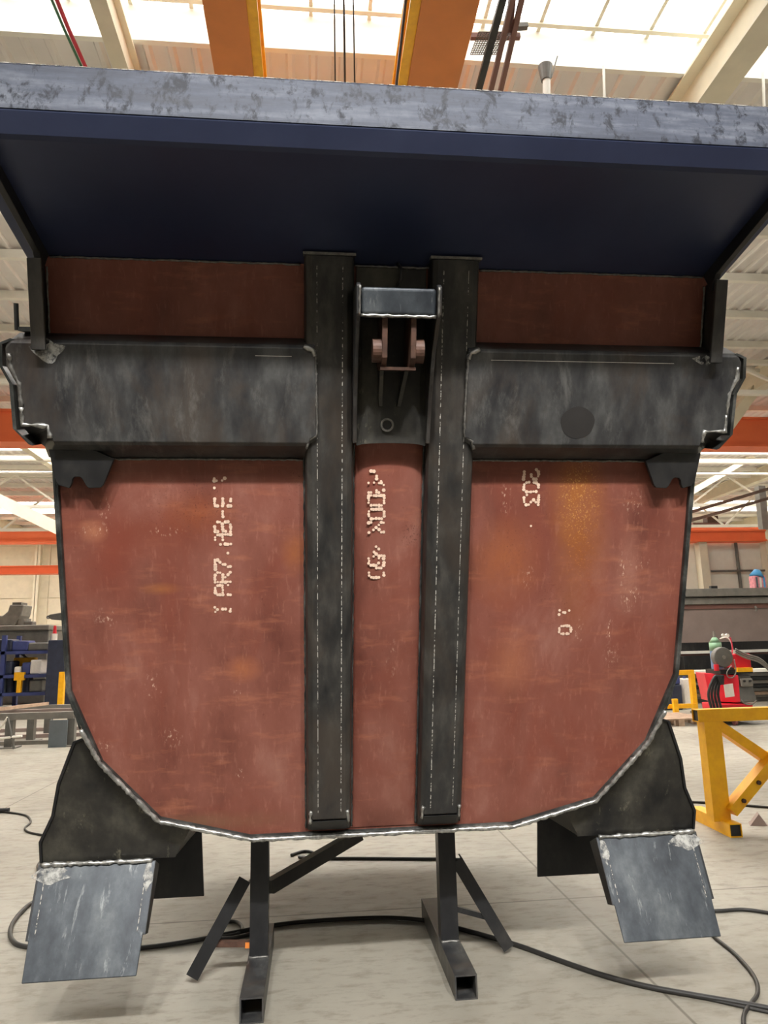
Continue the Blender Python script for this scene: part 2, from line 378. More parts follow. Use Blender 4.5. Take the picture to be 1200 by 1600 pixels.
# lattice trusses under the roof
def truss(y, z0, z1, xa, xb, label):
    t = thing('roof_truss', label, 'truss', ((xa + xb) / 2, y, z0), 'white lattice trusses under the roof')
    MB().bar((xa, y, z0), (xb, y, z0), .12, .12).build('bottom_chord', 'white', t)
    MB().bar((xa, y, z1), (xb, y, z1), .12, .12).build('top_chord', 'white', t)
    mb = MB(); n = int((xb - xa) / 1.75); st = (xb - xa) / n
    for i in range(n):
        p, q = xa + i * st, xa + (i + 1) * st
        if i % 2: mb.bar((p, y, z1), (q, y, z0), .07, .07, (0, 1, 0))
        else: mb.bar((p, y, z0), (q, y, z1), .07, .07, (0, 1, 0))
    mb.build('lattice', 'white', t)
truss(15.6, 7.35, 8.15, X0 + .02, X1 - .02, 'white lattice truss under the roof just in front of the first orange crane girder')
truss(27.5, 6.9, 8.15, X0 + .02, X1 - .02, 'white lattice truss seen beneath the first orange crane girder')
truss(31.0, 6.6, 8.15, X0 + .02, X1 - .02, 'white lattice truss just above the farther orange crane girder')

# ------------------------------------------------------------------ crane girders
def girder_x(y, zb, zt, xa, xb, label, depth=.5, mat='orange'):
    t = thing('crane_girder', label, 'crane girder', ((xa + xb) / 2, y, zb), 'orange girders crossing the hall')
    MB().box((xa, y, zb + .06), (xb, y + depth, zt - .06)).build('web', mat, t)
    mb = MB(); mb.box((xa, y - .06, zt - .06), (xb, y + depth + .06, zt)); mb.build('top_flange', mat, t)
    mb = MB(); mb.box((xa, y - .06, zb), (xb, y + depth + .06, zb + .06)); mb.build('bottom_flange', mat, t)
    return t
girder_x(18.0, 6.66, 7.53, X0 + .02, X1 - .02, 'big red-orange crane girder level with the dark cross beams, running behind the body')
girder_x(32.0, 6.2, 6.72, X0 + .02, 21.8, 'upper of the two far red-orange girders at the left edge of the photo')
girder_x(33.5, 4.98, 5.36, X0 + .02, -9.0, 'lower of the two far red-orange girders at the left edge', .4)

def girder_y(xa, xb, zb, h, side, label):
    t = thing('overhead_girder', label, 'crane girder', ((xa + xb) / 2, 8, zb), 'orange box girders overhead')
    MB().box((xa, 1.5, zb), (xb, 16, zb + h)).build('box_section', 'girder', t)
    x = xb if side > 0 else xa
    mb = MB(); mb.box((min(x, x + side * .10), 1.5, zb + .02), (max(x, x + side * .10), 16, zb + .06)); mb.box((min(x, x + side * .10), 1.5, zb + h - .05), (max(x, x + side * .10), 16, zb + h))
    mb.build('lit_side_ledge', 'yellow', t); return t  # yellow stands in for light on the girder's inner side face
girder_y(-1.012, -.605, 7.35, .5, 1, 'left of the two orange box girders overhead, above the left half of the canopy')
girder_y(1.04, 1.59, 7.35, .5, -1, 'right of the two orange box girders overhead, with the mesh walkway beside it')

# walkway cage hanging at the right girder
t = thing('crane_walkway', 'rust-red mesh walkway with thin rails hanging beside the right overhead orange girder', 'walkway', (1.8, 7, 7.2))
def PZ(px, py, z): return on_z(px, py, z)
mb = MB()
for a, b in (((742, 0), (742, 0)),): pass
pa, pb = on_y(735, 57, 6.6), on_y(812, 57, 6.6)
mb.bar(pa, pb, .05, .06); mb.build('cross_rail', 'brownpr', t)
for x0_, x1_, w_, mt in ((793, 745, .07, 'dark_steel'), (807, 765, .05, 'brownpr'), (822, 780, .05, 'brownpr')):
    MB().bar(on_z(x0_, -30, 7.45), on_z(x1_, 150, 7.45), w_, .05).build('rail', mt, t)
mb = MB(); c = [on_z(*p, 7.5) for p in ((748, 50), (800, 50), (775, 85), (735, 85))]
for i in range(13):
    f = i / 12
    mb.bar(c[0].lerp(c[1], f), c[3].lerp(c[2], f), .006, .006); mb.bar(c[0].lerp(c[3], f), c[1].lerp(c[2], f), .006, .006)
mb.build('mesh_floor', 'midgrey', t)
mb = MB(); c = [on_z(*p, 7.5) for p in ((796, -10), (806, -10), (800, 50), (790, 50))]
for i in range(7):
    f = i / 6; mb.bar(c[0].lerp(c[1], f), c[3].lerp(c[2], f), .012, .012)
for i in range(16):
    f = i / 15; mb.bar(c[0].lerp(c[3], f), c[1].lerp(c[2], f), .012, .012)
mb.build('side_mesh', 'brownpr', t)
MB().bar(on_y(806, 42, 6.5), on_y(824, 41, 6.5), .06, .05).build('sensor', 'midgrey', t)

t = thing('hoist_trolley', 'hoist trolley bridging the two orange overhead girders, carrying the dark ropes', 'hoist', (.3, 5.2, 7.85))
MB().box((-.95, 4.7, 7.855), (1.5, 5.0, 8.0)).box((-.95, 5.4, 7.855), (1.5, 5.75, 8.0)).build('trolley_frame', 'girder', t); MB().cyl((-.2, 5.25, 8.06), (.9, 5.25, 8.06), .16).build('drum', 'midgrey', t)
# hoist ropes, supply cables, small roof rods
for px_, r_, lab in ((523, .007, 'leftmost of three dark hoist ropes hanging between the orange overhead girders'),
                     (538, .010, 'middle and thickest of three dark hoist ropes hanging between the orange overhead girders'),
                     (553, .007, 'rightmost of three dark hoist ropes hanging between the orange overhead girders')):
    p = on_y(px_, 60, 5.6); o = MB().tube([(p.x, p.y, 7.95), (p.x, p.y, 4.2)], r_, 8).build('hoist_rope', 'midgrey'); tag(o, lab, 'rope', 'hoist ropes between the girders')
p = on_y(626, 60, 5.6)
tag(MB().tube([on_y(637, -25, 5.6), on_y(620, 126, 5.6), on_y(612, 240, 5.6)], .014, 8).build('hanging_pipe', 'midgrey'), 'thin grey slanting pipe left of the right orange overhead girder', 'pipe')
tag(MB().tube([on_z(x, y_, 7.0) for x, y_ in ((76, -12), (100, 45), (127, 103), (170, 190))], .013, 8).build('supply_cable', 'greencable'), 'green supply cable sloping across the roof at top left', 'cable', 'supply cables at top left')
tag(MB().tube([on_z(x, y_, 7.0) for x, y_ in ((84, -12), (107, 45), (133, 103), (176, 190))], .019, 8).build('supply_cable', 'redcable'), 'red supply cable sloping beside the green one at top left', 'cable', 'supply cables at top left')
t = thing('vent_pipe', 'short white pipe with a dark cowl rising under the roof right of the walkway', 'pipe', on_y(854, 160, 6.9))
MB().cyl(on_y(854, 200, 6.9), on_y(854, 122, 6.9), .045).build('pipe', 'white', t)
MB().cyl(on_y(853, 126, 6.9), on_y(852, 104, 6.9), .055, 16, .085).build('cowl', 'midgrey', t)
MB().bar(on_y(861, 122, 6.9), on_y(871, 88, 6.9), .014, .014).build('stay', 'midgrey', t)
for px_, lab in ((943, 'thin white hanger rod under the roof right of the vent pipe'), (1192, 'thin white hanger rod under the roof in the top right corner')):
    tag(MB().tube([on_y(px_, 103, 6.9), on_y(px_ + 4, 240, 6.9)], .016, 8).build('hanger_rod', 'white'), lab, 'rod', 'thin rods under the roof')
# long white pipes under the far roof
for py_, yy, r_, lab in ((717, 24.0, .10, 'thick white pipe crossing under the roof below the big orange girder'), (738, 24.6, .045, 'thin white pipe crossing just under the thick white pipe')):
    p = on_y(40, py_, yy); q = on_y(1150, py_ + 12, yy)
    tag(MB().tube([(-16, yy, p.z), (26, yy, p.z)], r_, 10).build('ceiling_pipe', 'white'), lab, 'pipe', 'white pipes under the roof')
# sloping roof members seen under the girders
tag(MB().bar(on_y(-30, 768, 25.5), on_y(100, 830, 25.5), .35, .42).build('sloping_beam', 'cream'), 'cream beam sloping down to the right above the far orange girders at left', 'beam')
tag(MB().bar(on_y(1120, 690, 16.8), on_y(1240, 525, 16.8), .22, .26).build('sloping_beam', 'cream'), 'cream beam sloping up to the right above the big orange girder at the right edge', 'beam')
tag(MB().bar(on_y(1070, 775, 25.5), on_y(1230, 680, 25.5), .4, .2).build('sloping_beam', 'cream'), 'pale beam rising to the right just below the big orange girder at right', 'beam')
t = thing('cable_tray', 'dark double rail rising to the right above the far orange girder at right', 'cable tray', on_y(1140, 800, 22))
for dy in (0, 13): MB().bar(on_y(1060, 806 + dy, 22), on_y(1240, 752 + dy * 1.2, 22), .1, .1).build('rail', 'midgrey', t)
tag(MB().bar(on_y(1187, 760, 23), on_y(1194, 828, 23), .25, .25).build('hanger_post', 'midgrey'), 'grey post standing on the right end of the far orange girder', 'post')
t = thing('crane_trolley', 'brown hoist trolley sitting on the far orange girder at right', 'trolley', on_y(1110, 826, 32))
MB().box((on_y(1084, 826, 32.1).x, 32.1, 6.722), (on_y(1136, 818, 32.1).x, 32.5, 6.95)).build('chassis', 'brownpr', t)
MB().box((on_y(1106, 818, 32.1).x, 32.1, 6.95), (on_y(1122, 808, 32.1).x, 32.5, 7.3)).build('motor', 'rust', t)

# ================================================================== the dump body
body = thing('dump_body', 'huge unpainted dump truck body with rust-red front wall, dark canopy and steel posts', 'truck body', (.28, 3.3, 0))
RIM = [(1.19, 1.10), (1.19, .745), (1.19, -.145), (1.09, -.435), (.88, -.685), (.53, -.782)]
def outline(k=0.0):
    def ins(p):   # inset towards the middle
        u, v = p; c = V((0, .3)); d = V((u, v)) - c; return (u - k * (1 if u > 0 else -1) * min(1, abs(d.x) / .9 + .1), v + (k if v < -.2 else 0))
    r_ = [ins(p) for p in RIM]; return [(-u, v) for u, v in r_] + r_[::-1]
W = [(-1.19, 1.409)] + outline() + [(1.19, 1.409)]
# red front wall
mb = MB(); pts = [(-1.185, 1.409)] + outline(.004) + [(1.185, 1.409)]
mb.prism([B(u, v, 0) for u, v in pts], -NN * .012)
fp = mb.build('front_panel', 'red', body); fp['label'] = 'rust-red primed front wall'
# bulging red cover between the posts
mb = MB(); secs = []
for k in range(13):
    u = -.128 + .256 * k / 12; w = .002 + .034 * math.sqrt(max(0, 1 - (u / .1281) ** 2)); secs.append([B(u, -.752, .004), B(u, -.70, .5 * w), B(u, -.62, w), B(u, .86, w), B(u, .86, -.004), B(u, -.752, -.004)])
mb.loft(secs); cp = mb.build('centre_cover', 'red', body, True); cp['label'] = 'red primed middle strip between the posts'
cp.modifiers.new('edge', 'EDGE_SPLIT').split_angle = R(40)
# tub shell going back, parallel to the floor, shortened to let light in underneath
mb = MB(); lo = [B(u, v, -.012) for u, v in W]; mb.loft([lo, [V((p.x, 5.3, p.z)) for p in lo]], True); mb.build('tub_shell', 'dark_steel', body)
# rim along the edge of the wall
def strip(mb, pts, off0, off1, w0, w1):
    """band along a polyline in the wall plane between two inward offsets"""
    n = len(pts); nor = []
    for i in range(n):
        a = V(pts[max(0, i - 1)]); b = V(pts[min(n - 1, i + 1)]); 
        d1 = (V(pts[i]) - a).normalized() if i else (b - V(pts[i])).normalized(); d2 = (b - V(pts[i])).normalized() if i < n - 1 else d1
        n1, n2 = V((-d1.y, d1.x)), V((-d2.y, d2.x)); mm = (n1 + n2).normalized(); nor.append(mm / max(.3, mm.dot(n1)))
    secs = []
    for p, q in zip(pts, nor):
        a = V(p) + q * off0; b = V(p) + q * off1
        secs.append([B(a.x, a.y, w0), B(b.x, b.y, w0), B(b.x, b.y, w1), B(a.x, a.y, w1)])
    mb.loft(secs)
RL = outline()
mb = MB(); strip(mb, RL, 0, .018, -.10, .018); rim = mb.build('rim', 'rim', body, False, .004)
def dense(pts, step, wob=0.0):
    out = []
    for a, b in zip(pts, pts[1:]):
        a, b = V(a), V(b); n = max(1, int((b - a).length / step))
        out += [a.lerp(b, i / n) + V([random.uniform(-wob, wob) for _ in a]) for i in range(n)]
    return out + [V(pts[-1])]
def bead(parent, pts, r, mat, jit=.25, wob=.0015, name='weld_bead', step=.012):
    return MB().tube(dense(pts, step, wob), r, 6, False, jit).build(name, mat, parent, True)
IN = outline(.026)
LOWL = [(-1.15, -.30)] + RL[3:-3] + [(1.15, -.30)]
bead(rim, [B(u * .993, v + .006, .018) for u, v in LOWL], .0095, 'weld', .22)
for s in (-1, 1): bead(rim, [B(s * 1.183, .72, .016), B(s * 1.183, -.14, .016), B(s * 1.146, -.29, .016)], .005, 'rim', .2)

# canopy ----------------------------------------------------------------
CX0, CX1 = .28 - 1.24, .28 + 1.24
def sheet(mb, prof, t, xa, xb):
    n = len(prof); top = []
    for i, p in enumerate(prof):
        a = V(prof[max(0, i - 1)]); b = V(prof[min(n - 1, i + 1)]); d = (b - a).normalized(); nn = V((d.y, -d.x))
        top.append(V(p) + nn * t)
    pol = [V(p) for p in prof] + top[::-1]
    mb.loft([[V((xa, p.x, p.y)) for p in pol], [V((xb, p.x, p.y)) for p in pol]])
A_, B_, C_, D_ = (2.300, 2.696), (1.788, 2.763), (1.737, 2.819), (1.748, 2.972)
mb = MB(); prof = [A_, (2.03, 2.7315), B_, (1.775, 2.770), C_]
pol = [V(p) for p in prof] + [V((1.757, 2.835)), V((1.80, 2.79)), V((2.32, 2.722))]
mb.loft([[V((xa, p.x, p.y)) for p in pol] for xa in (CX0, CX1)]); can = mb.build('canopy', 'canopy', body, False, .006, 3)
pol = [V((C_[0], C_[1])), V((C_[0] - .001, C_[1] + .012)), V((D_[0] - .004, D_[1] - .012)), V((D_[0] + .004, D_[1])), V((1.80, 2.985)), V((1.80, 2.972)), V((1.762, 2.962)), V((1.752, 2.825))]
mb = MB(); mb.loft([[V((xa, p.x, p.y)) for p in pol] for xa in (CX0, CX1)]); fa = mb.build('fascia', 'fascia', can); fa['label'] = 'pale scuffed front fascia of the canopy'
for q in (.87, .97):
    y_ = C_[0] + (D_[0] - C_[0]) * q - .0012; z = C_[1] + (D_[1] - C_[1]) * q
    MB().box((CX0, y_, z - .0011), (CX1, y_ + .002, z + .0011)).build('chalk_line', 'worn_line', fa)
bead(can, [(CX0 + .08, 2.268, 2.696), (.28 - .32, 2.268, 2.696)], .004, 'weld_dull'); bead(can, [(.28 + .32, 2.268, 2.696), (CX1 - .08, 2.268, 2.696)], .004, 'weld_dull')
bead(can, [(.15, 2.255, 2.690), (.42, 2.255, 2.690)], .004, 'weld_dull')
for s in (-1, 1):   # side skirts of the canopy and the flanges below them
    x = .28 + s * 1.172
    pr = [(2.23, 2.62), (2.19, 2.665), (1.80, 2.722), (1.77, 2.745), (1.80, 2.80), (2.28, 2.73)]
    MB().prism([(x - .011, a, b) for a, b in pr], (.022, 0, 0)).build('canopy_skirt', 'dark_steel', can, False, .002)
    mb = MB(); q = [(1.145, .125), (1.19, .125), (1.19, -.02), (1.178, -.02), (1.178, .113), (1.145, .113)]
    mb.loft([[B(s * (a + .004 * k), v, b) for a, b in q] for k, v in ((0, 1.375), (1, 1.085))]); fl = mb.build('side_flange', 'post', body, False, .003)
    bead(fl, [B(s * 1.170, 1.37, .004), B(s * 1.176, 1.12, .004)], .004, 'weld_dull')

# posts -----------------------------------------------------------------
for s in (-1, 1):
    c = s * .2195
    sec = [(-.088, 0), (-.086, .045), (-.080, .060), (-.062, .072), (.062, .072), (.080, .060), (.086, .045), (.088, 0)]
    rows = [(1.423, 1, 1), (-.668, 1, 1), (-.752, .97, .16)]
    mb = MB(); mb.loft([[B(c + a * f, v, b * g) for a, b in sec] for v, f, g in rows])
    po = mb.build('post', 'post', body, False, .003); po['label'] = '%s steel post welded upright on the front wall' % ('left' if s < 0 else 'right')
    mb = MB(); mb.prism([B(c - .090, 1.423, 0), B(c + .090, 1.423, 0), B(c + .090, 1.423, .076), B(c - .090, 1.423, .076)], VV * .009); mb.build('post_cap', 'weld_dull', po)
    for du in (-.043, .045):
        h = .0017 if s * du < 0 else .0012
        MB().prism([B(c + du - h, -.64, .0724), B(c + du + h, -.64, .0724), B(c + du + h, 1.39, .0724), B(c + du - h, 1.39, .0724)], NN * .0006).build('chalk_line', 'worn_line', po)
    for e in (-1, 1): bead(po, [B(c + e * .090, .78, .004), B(c + e * .090, -.745, .004)], .0045, 'rim')
    MB().prism([B(c - .068, -.675, .0715), B(c + .068, -.675, .0715), B(c + .066, -.745, .018), B(c - .066, -.745, .018)], NN * .004).build('foot_plate', 'dark_steel', po)
    for e in (-1, 1): bead(po, [B(c + e * .071, -.635, .070), B(c + e * .074, -.69, .060)], .006, 'weld', .5)

# cross beams -----------------------------------------------------------
def C(u, v, w): return B(u * 1.029, .94 + (v - .94) * 1.029, w)
for s in (-1, 1):
    fr = [(-.262, 1.105), (-1.235, 1.105), (-1.252, 1.085), (-1.252, 1.03), (-1.225, .975), (-1.222, .838), (-1.135, .832), (-1.122, .79), (-.285, .79), (-.28, .806), (-.258, .815)]
    bk = [(-.262, 1.145), (-1.235, 1.145), (-1.252, 1.13), (-1.252, 1.03), (-1.225, .96), (-1.222, .80), (-1.18, .765), (-1.17, .728), (-.29, .728), (-.29, .735), (-.262, .74)]
    mid = [((a[0] + b[0]) / 2, a[1] + (.012 if a[1] > 1.0 else -.012 if a[1] < .82 else 0)) for a, b in zip(fr, fr)]
    mb = MB()
    mb.loft([[C(-s * u, v, w) for u, v in q] for q, w in ((bk, 0.001), (mid, .080), (fr, .09))])
    be = mb.build('cross_beam', 'steel', body, False, .006, 3); be['label'] = '%s hollow cross beam on the front wall' % ('left' if s < 0 else 'right')
    pth = [(-1.225, 1.115), (-1.262, 1.10), (-1.266, 1.03), (-1.238, .972), (-1.236, .826), (-1.19, .775)]
    mb = MB(); n = len(pth); secs = []
    for (u, v) in pth: secs.append([C(-s * u, v, .085), C(-s * (u - .012), v + .004, .083), C(-s * (u - .012), v + .004, -.06), C(-s * u, v, -.06)])
    mb.loft(secs); mb.build('end_plate', 'rim', be)
    bead(be, [C(-s * u, v, .090) for u, v in ((-1.240, 1.07), (-1.240, 1.03), (-1.217, .975), (-1.213, .90))], .006, 'weld' if s > 0 else 'weld_dull', .6)
    bead(be, [C(-s * u, v, .090) for u, v in ((-1.213, .90), (-1.214, .842), (-1.135, .840), (-1.13, .80))], .007, 'weld', .6)
    bead(be, [C(-s * u, v, .083) for u, v in ((-.262, 1.10), (-.256, .86), (-.258, .815), (-.285, .80), (-.292, .77))], .0055, 'weld_dull', .35)
    bead(be, [C(-s * u, v, .090) for u, v in ((-.300, 1.112), (-.27, 1.10), (-.262, 1.08))], .008, 'weld', .45)
    bead(be, [C(-s * u, .726, .006) for u in (-1.16, -.30)], .004, 'weld_dull')
    # bright ground patch under the flange
    cu, cv, ru, rv = (1.122, 1.082, .050, .034) if s < 0 else (1.112, 1.092, .040, .016)
    mb = MB(); mb.prism([C(s * cu + ru * (1 + .25 * math.sin(3 * t)) * math.cos(t), cv + rv * (1 + .25 * math.sin(4 * t + 1)) * math.sin(t), .0906) for t in [q * math.pi / 14 for q in range(28)]], NN * .0012)
    mb.build('grinding_mark', 'worn_metal', be)
    if s > 0:
        mb = MB(); mb.prism([C(.66 + .062 * math.cos(t) * (1 + .03 * math.sin(5 * t)), .868 + .056 * math.sin(t), .0902) for t in [k * math.pi / 16 for k in range(32)]], NN * .0006)
        mb.build('oil_spot', 'stain', be)['label'] = 'round dark oil spot'
    mb = MB(); mb.bar(C(s * .34, 1.078, .0905), C(s * (.46 if s < 0 else 1.0), 1.078, .0905), .0012, .0012); mb.build('scribe_line', 'chalk_grey', be)

p, q = on_wall(26, 509, .03), on_wall(25, 474, .03)
MB().cyl(B(p[0], 1.155, .03), B(q[0], q[1], .03), .008, 10).build('stud', 'dark_steel', body)
MB().prism([B(-1.255, 1.150, -.02), B(-1.19, 1.150, -.02), B(-1.19, 1.150, .06), B(-1.255, 1.150, .06)], VV * .014).build('top_tab', 'rim', body)
# hook brackets under the beam ends ------------------------------------
for s in (-1, 1):
    hk = [(-1.185, .755), (-1.035, .755), (-.968, .724), (-1.008, .632), (-1.018, .622), (-1.058, .620), (-1.066, .628), (-1.078, .652), (-1.086, .660), (-1.104, .660), (-1.112, .652), (-1.116, .634), (-1.124, .620), (-1.160, .631), (-1.172, .66)]
    MB().prism([B(-s * u, v, .05) for u, v in hk], -NN * .018).build('hook_bracket', 'dark_steel', body, False, .002)['label'] = '%s notched hook bracket under the cross beam' % ('left' if s < 0 else 'right')

# hoist bracket between the posts --------------------------------------
hb = thing_part = bpy.data.objects.new('hoist_bracket', None)
mb = MB(); secs = []
for k in range(13):    # curved back plate
    u = -.124 + .248 * k / 12; bul = math.sqrt(max(0, 1 - (u / .1245) ** 2))
    secs.append([B(u, .775 + .012 * bul, .072 + .012 * bul), B(u, 1.02, .045 + .01 * bul), B(u, 1.40, .012), B(u, 1.40, .002), B(u, .775 + .012 * bul, .045 + .01 * bul)])
mb.loft(secs); hb = mb.build('hoist_bracket', 'gusset', body, False); hb['label'] = 'dark hoist cylinder bracket between the posts'
for s in (-1, 1):
    pr = [(.79, .0), (.785, .085), (.95, .118), (1.10, .17), (1.19, .235), (1.21, .262), (1.30, .262), (1.31, .24), (1.31, .0)]
    MB().prism([B(s * .131 - .007, v, w) for v, w in pr], (.014, 0, 0)).build('cheek_plate', 'steel', hb, False, .003)
    bead(hb, [B(s * .128, 1.205, .264), B(s * .128, 1.298, .264)], .0045, 'weld_dull', .3)
MB().prism([B(u, v, .255) for u, v in ((-.122, 1.208), (.122, 1.208), (.122, 1.296), (-.122, 1.296))], -NN * .10).build('cross_tube', 'flap', hb, False, .012, 4)
bead(hb, [B(-.122, 1.207, .25), B(.122, 1.207, .25)], .0055, 'weld', .3)
for u0 in (-.043, .052):
    sg = -1 if u0 < 0 else 1
    pr = [(1.215, .235), (1.215, .08), (1.05, .05), (1.045, .20), (1.075, .235)]
    MB().prism([B(u0 - .009, v, w) for v, w in pr], (.018, 0, 0)).build('lug', 'rust', hb, False, .002)
    mb = MB(); mb.cyl(B(u0 + sg * .009, 1.10, .195), B(u0 + sg * .038, 1.10, .195), .040, 24); mb.build('boss', 'rust', hb)
MB().prism([B(u, 1.047, w) for u, w in ((-.055, .215), (.064, .215), (.064, .12), (-.055, .12))], -VV * .010).build('lug_plate', 'rust', hb)
for u0, u1 in ((-.043, -.040), (.045, .025)):
    mb = MB(); mb.loft([[B(x - .007, 1.05, .05), B(x + .007, 1.05, .05), B(x + .007, 1.05, .15), B(x - .007, 1.05, .15)] if k == 0 else
                        [B(x - .007, .915, .05), B(x + .007, .915, .05), B(x + .007, .915, .082), B(x - .007, .915, .082)] for k, x in enumerate((u0, u1))])
    mb.build('rib', 'gusset', hb, False, .002)
mb = MB(); mb.ring(B(-.016, .851, .068), B(-.016, .851, .088), .017, .024); mb.build('hole_collar', 'weld_dull', hb)
mb = MB(); mb.cyl(B(-.016, .851, .06), B(-.016, .851, .0795), .0175); mb.build('bore', 'black', hb)
mb = MB(); mb.tube([B(.02, 1.41, .03), B(.028, 1.385, .06), B(.03, 1.355, .06), B(.02, 1.335, .03)], .006, 8); mb.build('lifting_eye', 'steel', hb, True)

# mudguards -------------------------------------------------------------
for s in (-1, 1):
    g = [(1.140, -.350), (1.180, -.364), (1.248, -.534), (1.277, -.666), (1.330, -.775), (1.332, -.862), (.915, -.866), (.828, -.868), (.765, -.748), (.88, -.690), (1.09, -.440)]
    mg = MB().prism([B(s * u, v, -.03) for u, v in g], -NN * .012).build('mudguard', 'gusset', body, False, .002)
    mg['label'] = '%s mudguard bracket below the body' % ('left' if s < 0 else 'right')
    # rolled outer flange, running back
    mb = MB(); edge = g[0:6]
    mb.loft([[B(s * u, v, -.022), B(s * (u + .010), v + .006, -.022), B(s * (u + .010), v + .006, -.022) + V((0, .42, 0)), B(s * u, v, -.022) + V((0, .42, 0))] for u, v in edge])
    mb.build('outer_flange', 'dark_steel', mg, False, .003)
    # shelf under the bracket
    a, b_ = B(s * 1.332, -.862, -.03), B(s * .828, -.868, -.03)
    mb = MB(); mb.prism([a, b_, b_ + V((0, .42, .03)), a + V((0, .42, .03))], (0, 0, .01)); mb.build('shelf', 'dark_steel', mg)
    # inner sloping web and rear plate
    MB().prism([B(s * .828, -.868, -.04), B(s * .765, -.748, -.04), B(s * .765, -.748, -.04) + V((-s * .02, .35, 0)), B(s * .828, -.868, -.04) + V((-s * .02, .35, 0))], (s * .01, 0, 0)).build('inner_web', 'gusset', mg)
    xr = .28 + s * .80
    MB().prism([(xr - s * .005, 3.5, .66), (xr - s * .028 + s * 0, 3.5, .295), (.28 + s * 1.31, 3.5, .295), (.28 + s * 1.31, 3.5, .60), (.28 + s * 1.1, 3.5, .70)], (0, .012, 0)).build('rear_plate', 'dark_steel', mg)
    # sloping front flap with turned-back sides
    ta, tb = B(s * 1.330, -.862, -.015), B(s * .912, -.866, -.015)
    za = .226
    ba, bb = V((.28 + s * 1.320, 2.90, za)), V((.28 + s * .922, 2.90, za))
    nrm = (tb - ta).cross(ba - ta).normalized(); nrm = nrm if nrm.y < 0 else -nrm
    f_ = .66
    ma, mbp = ta.lerp(ba, f_), tb.lerp(bb, f_)
    out = V((s * .012, 0, 0))
    pl_ = [ta + out, tb - out, mbp - out, mbp - out * .2, bb, ba, ma + out * .2, ma + out]
    fl = MB().prism(pl_, -nrm * .008).build('flap', 'flap', mg, False, .003); fl['label'] = 'sloping grey steel flap'
    mb = MB(); q = [tb - out, mbp - out, mbp - out - nrm * .055 + V((0, 0, .01)), tb - out - nrm * .085]; mb.prism(q, V((s * .008, 0, 0))); mb.build('flap_side', 'dark_steel', fl)
    mb = MB(); q = [ta + out, ma + out, ma + out - nrm * .055 + V((0, 0, .01)), ta + out - nrm * .085]; mb.prism(q, V((-s * .008, 0, 0))); mb.build('flap_side', 'dark_steel', fl)
    bead(fl, [ta + nrm * .004, tb + nrm * .004], .009, 'weld', .4)
    wv = V((.0016, 0, 0))
    for e0, e1 in ((ta - out * 1.6, ma - out * 1.6), (tb + out * 1.6, mbp + out * 1.6)):
        c, c2 = e0.lerp(e1, .08) + nrm * .001, e0.lerp(e1, .97) + nrm * .001; MB().prism([c - wv, c + wv, c2 + wv, c2 - wv], nrm * .0012).build('chalk_line', 'worn_line', fl)
    dx, dy = (tb - ta).normalized(), (ba - ta).normalized()
    for q, rx, ry in ((ta + dx * .045 + dy * .03, .07, .035), (tb - dx * .012 + dy * .05, .018, .05)):
        MB().prism([q + nrm * .0008 + dx * rx * math.cos(t) * (1 + .25 * math.sin(3 * t)) + dy * ry * math.sin(t) * (1 + .2 * math.sin(4 * t + 1)) for t in [k2 * math.pi / 12 for k2 in range(24)]], nrm * .0012).build('grinding_mark', 'worn_metal', fl)

# worn stencil lettering ------------------------------------------------
G = {'A': '01110 10001 10001 11111 10001 10001 10001', 'R': '11110 10001 10001 11110 10100 10010 10001', 'T': '11111 00100 00100 00100 00100 00100 00100',
     'E': '11111 10000 10000 11110 10000 10000 11111', '-': '00000 00000 00000 01110 00000 00000 00000', 'B': '11110 10001 10001 11110 10001 10001 11110',
     '7': '11111 00001 00010 00100 00100 01000 01000', '2': '01110 10001 00001 00110 01000 10000 11111', '0': '01110 10001 10001 10001 10001 10001 01110',
     '3': '11111 00010 00100 00010 00001 10001 01110', 'H': '10001 10001 10001 11111 10001 10001 10001', 'D': '11110 10001 10001 10001 10001 10001 11110',
     'O': '01110 10001 10001 10001 10001 10001 01110', 'X': '10001 10001 01010 00100 01010 10001 10001', '4': '00010 00110 01010 10010 11111 00010 00010',
     '5': '11111 10000 11110 00001 00001 10001 01110', '1': '00100 01100 00100 00100 00100 00100 01110', 'I': '01110 00100 00100 00100 00100 00100 01110', ' ': '00000 ' * 7, '.': '00000 00000 00000 00000 00000 01100 01100'}
def glyph(mb, ch, px, py, keep, ccw, w, hgt=.056, wid=.036, dot=.0061):
    u0, v0 = on_wall(px, py, w)
    u0 -= .28 - .28; u0 = u0  # wall u is measured from the middle of the body
    rows = G[ch].split()
    for j, row in enumerate(rows):
        for i, b in enumerate(row):
            if b == '1' and random.random() < keep:
                a = (i - 2) / 4 * wid; h = (3 - j) / 6 * hgt
                u, v = (u0 + h, v0 - a) if not ccw else (u0 - h, v0 + a)
                u += random.uniform(-.0012, .0012); v += random.uniform(-.0012, .0012); r_ = dot * random.uniform(.7, 1.25)
                mb.prism([B(u + r_ * math.cos(t), v + r_ * math.sin(t), w) for t in [k * math.pi / 3 for k in range(6)]], NN * .0008)
mb = MB()
for ch, y_, keep in (('E', 783, .8), ('-', 803, .9), ('B', 823, .85), ('A', 843, .7), ('.', 864, .35), ('7', 882, .95), ('R', 902, 1), ('A', 922, .85), ('I', 952, .35)):
    glyph(mb, ch, 348, y_, keep, True, .001)
glyph(mb, '3', 347, 755, .25, True, .001)
mb.build('stencil_lettering', 'chalk', fp)['label'] = 'worn white lettering on the left field'
mb = MB()
for ch, y_, keep in (('2', 741, .9), ('0', 761, .8), ('3', 781, 1), ('1', 822, .25)): glyph(mb, ch, 830, y_, keep, False, .001)
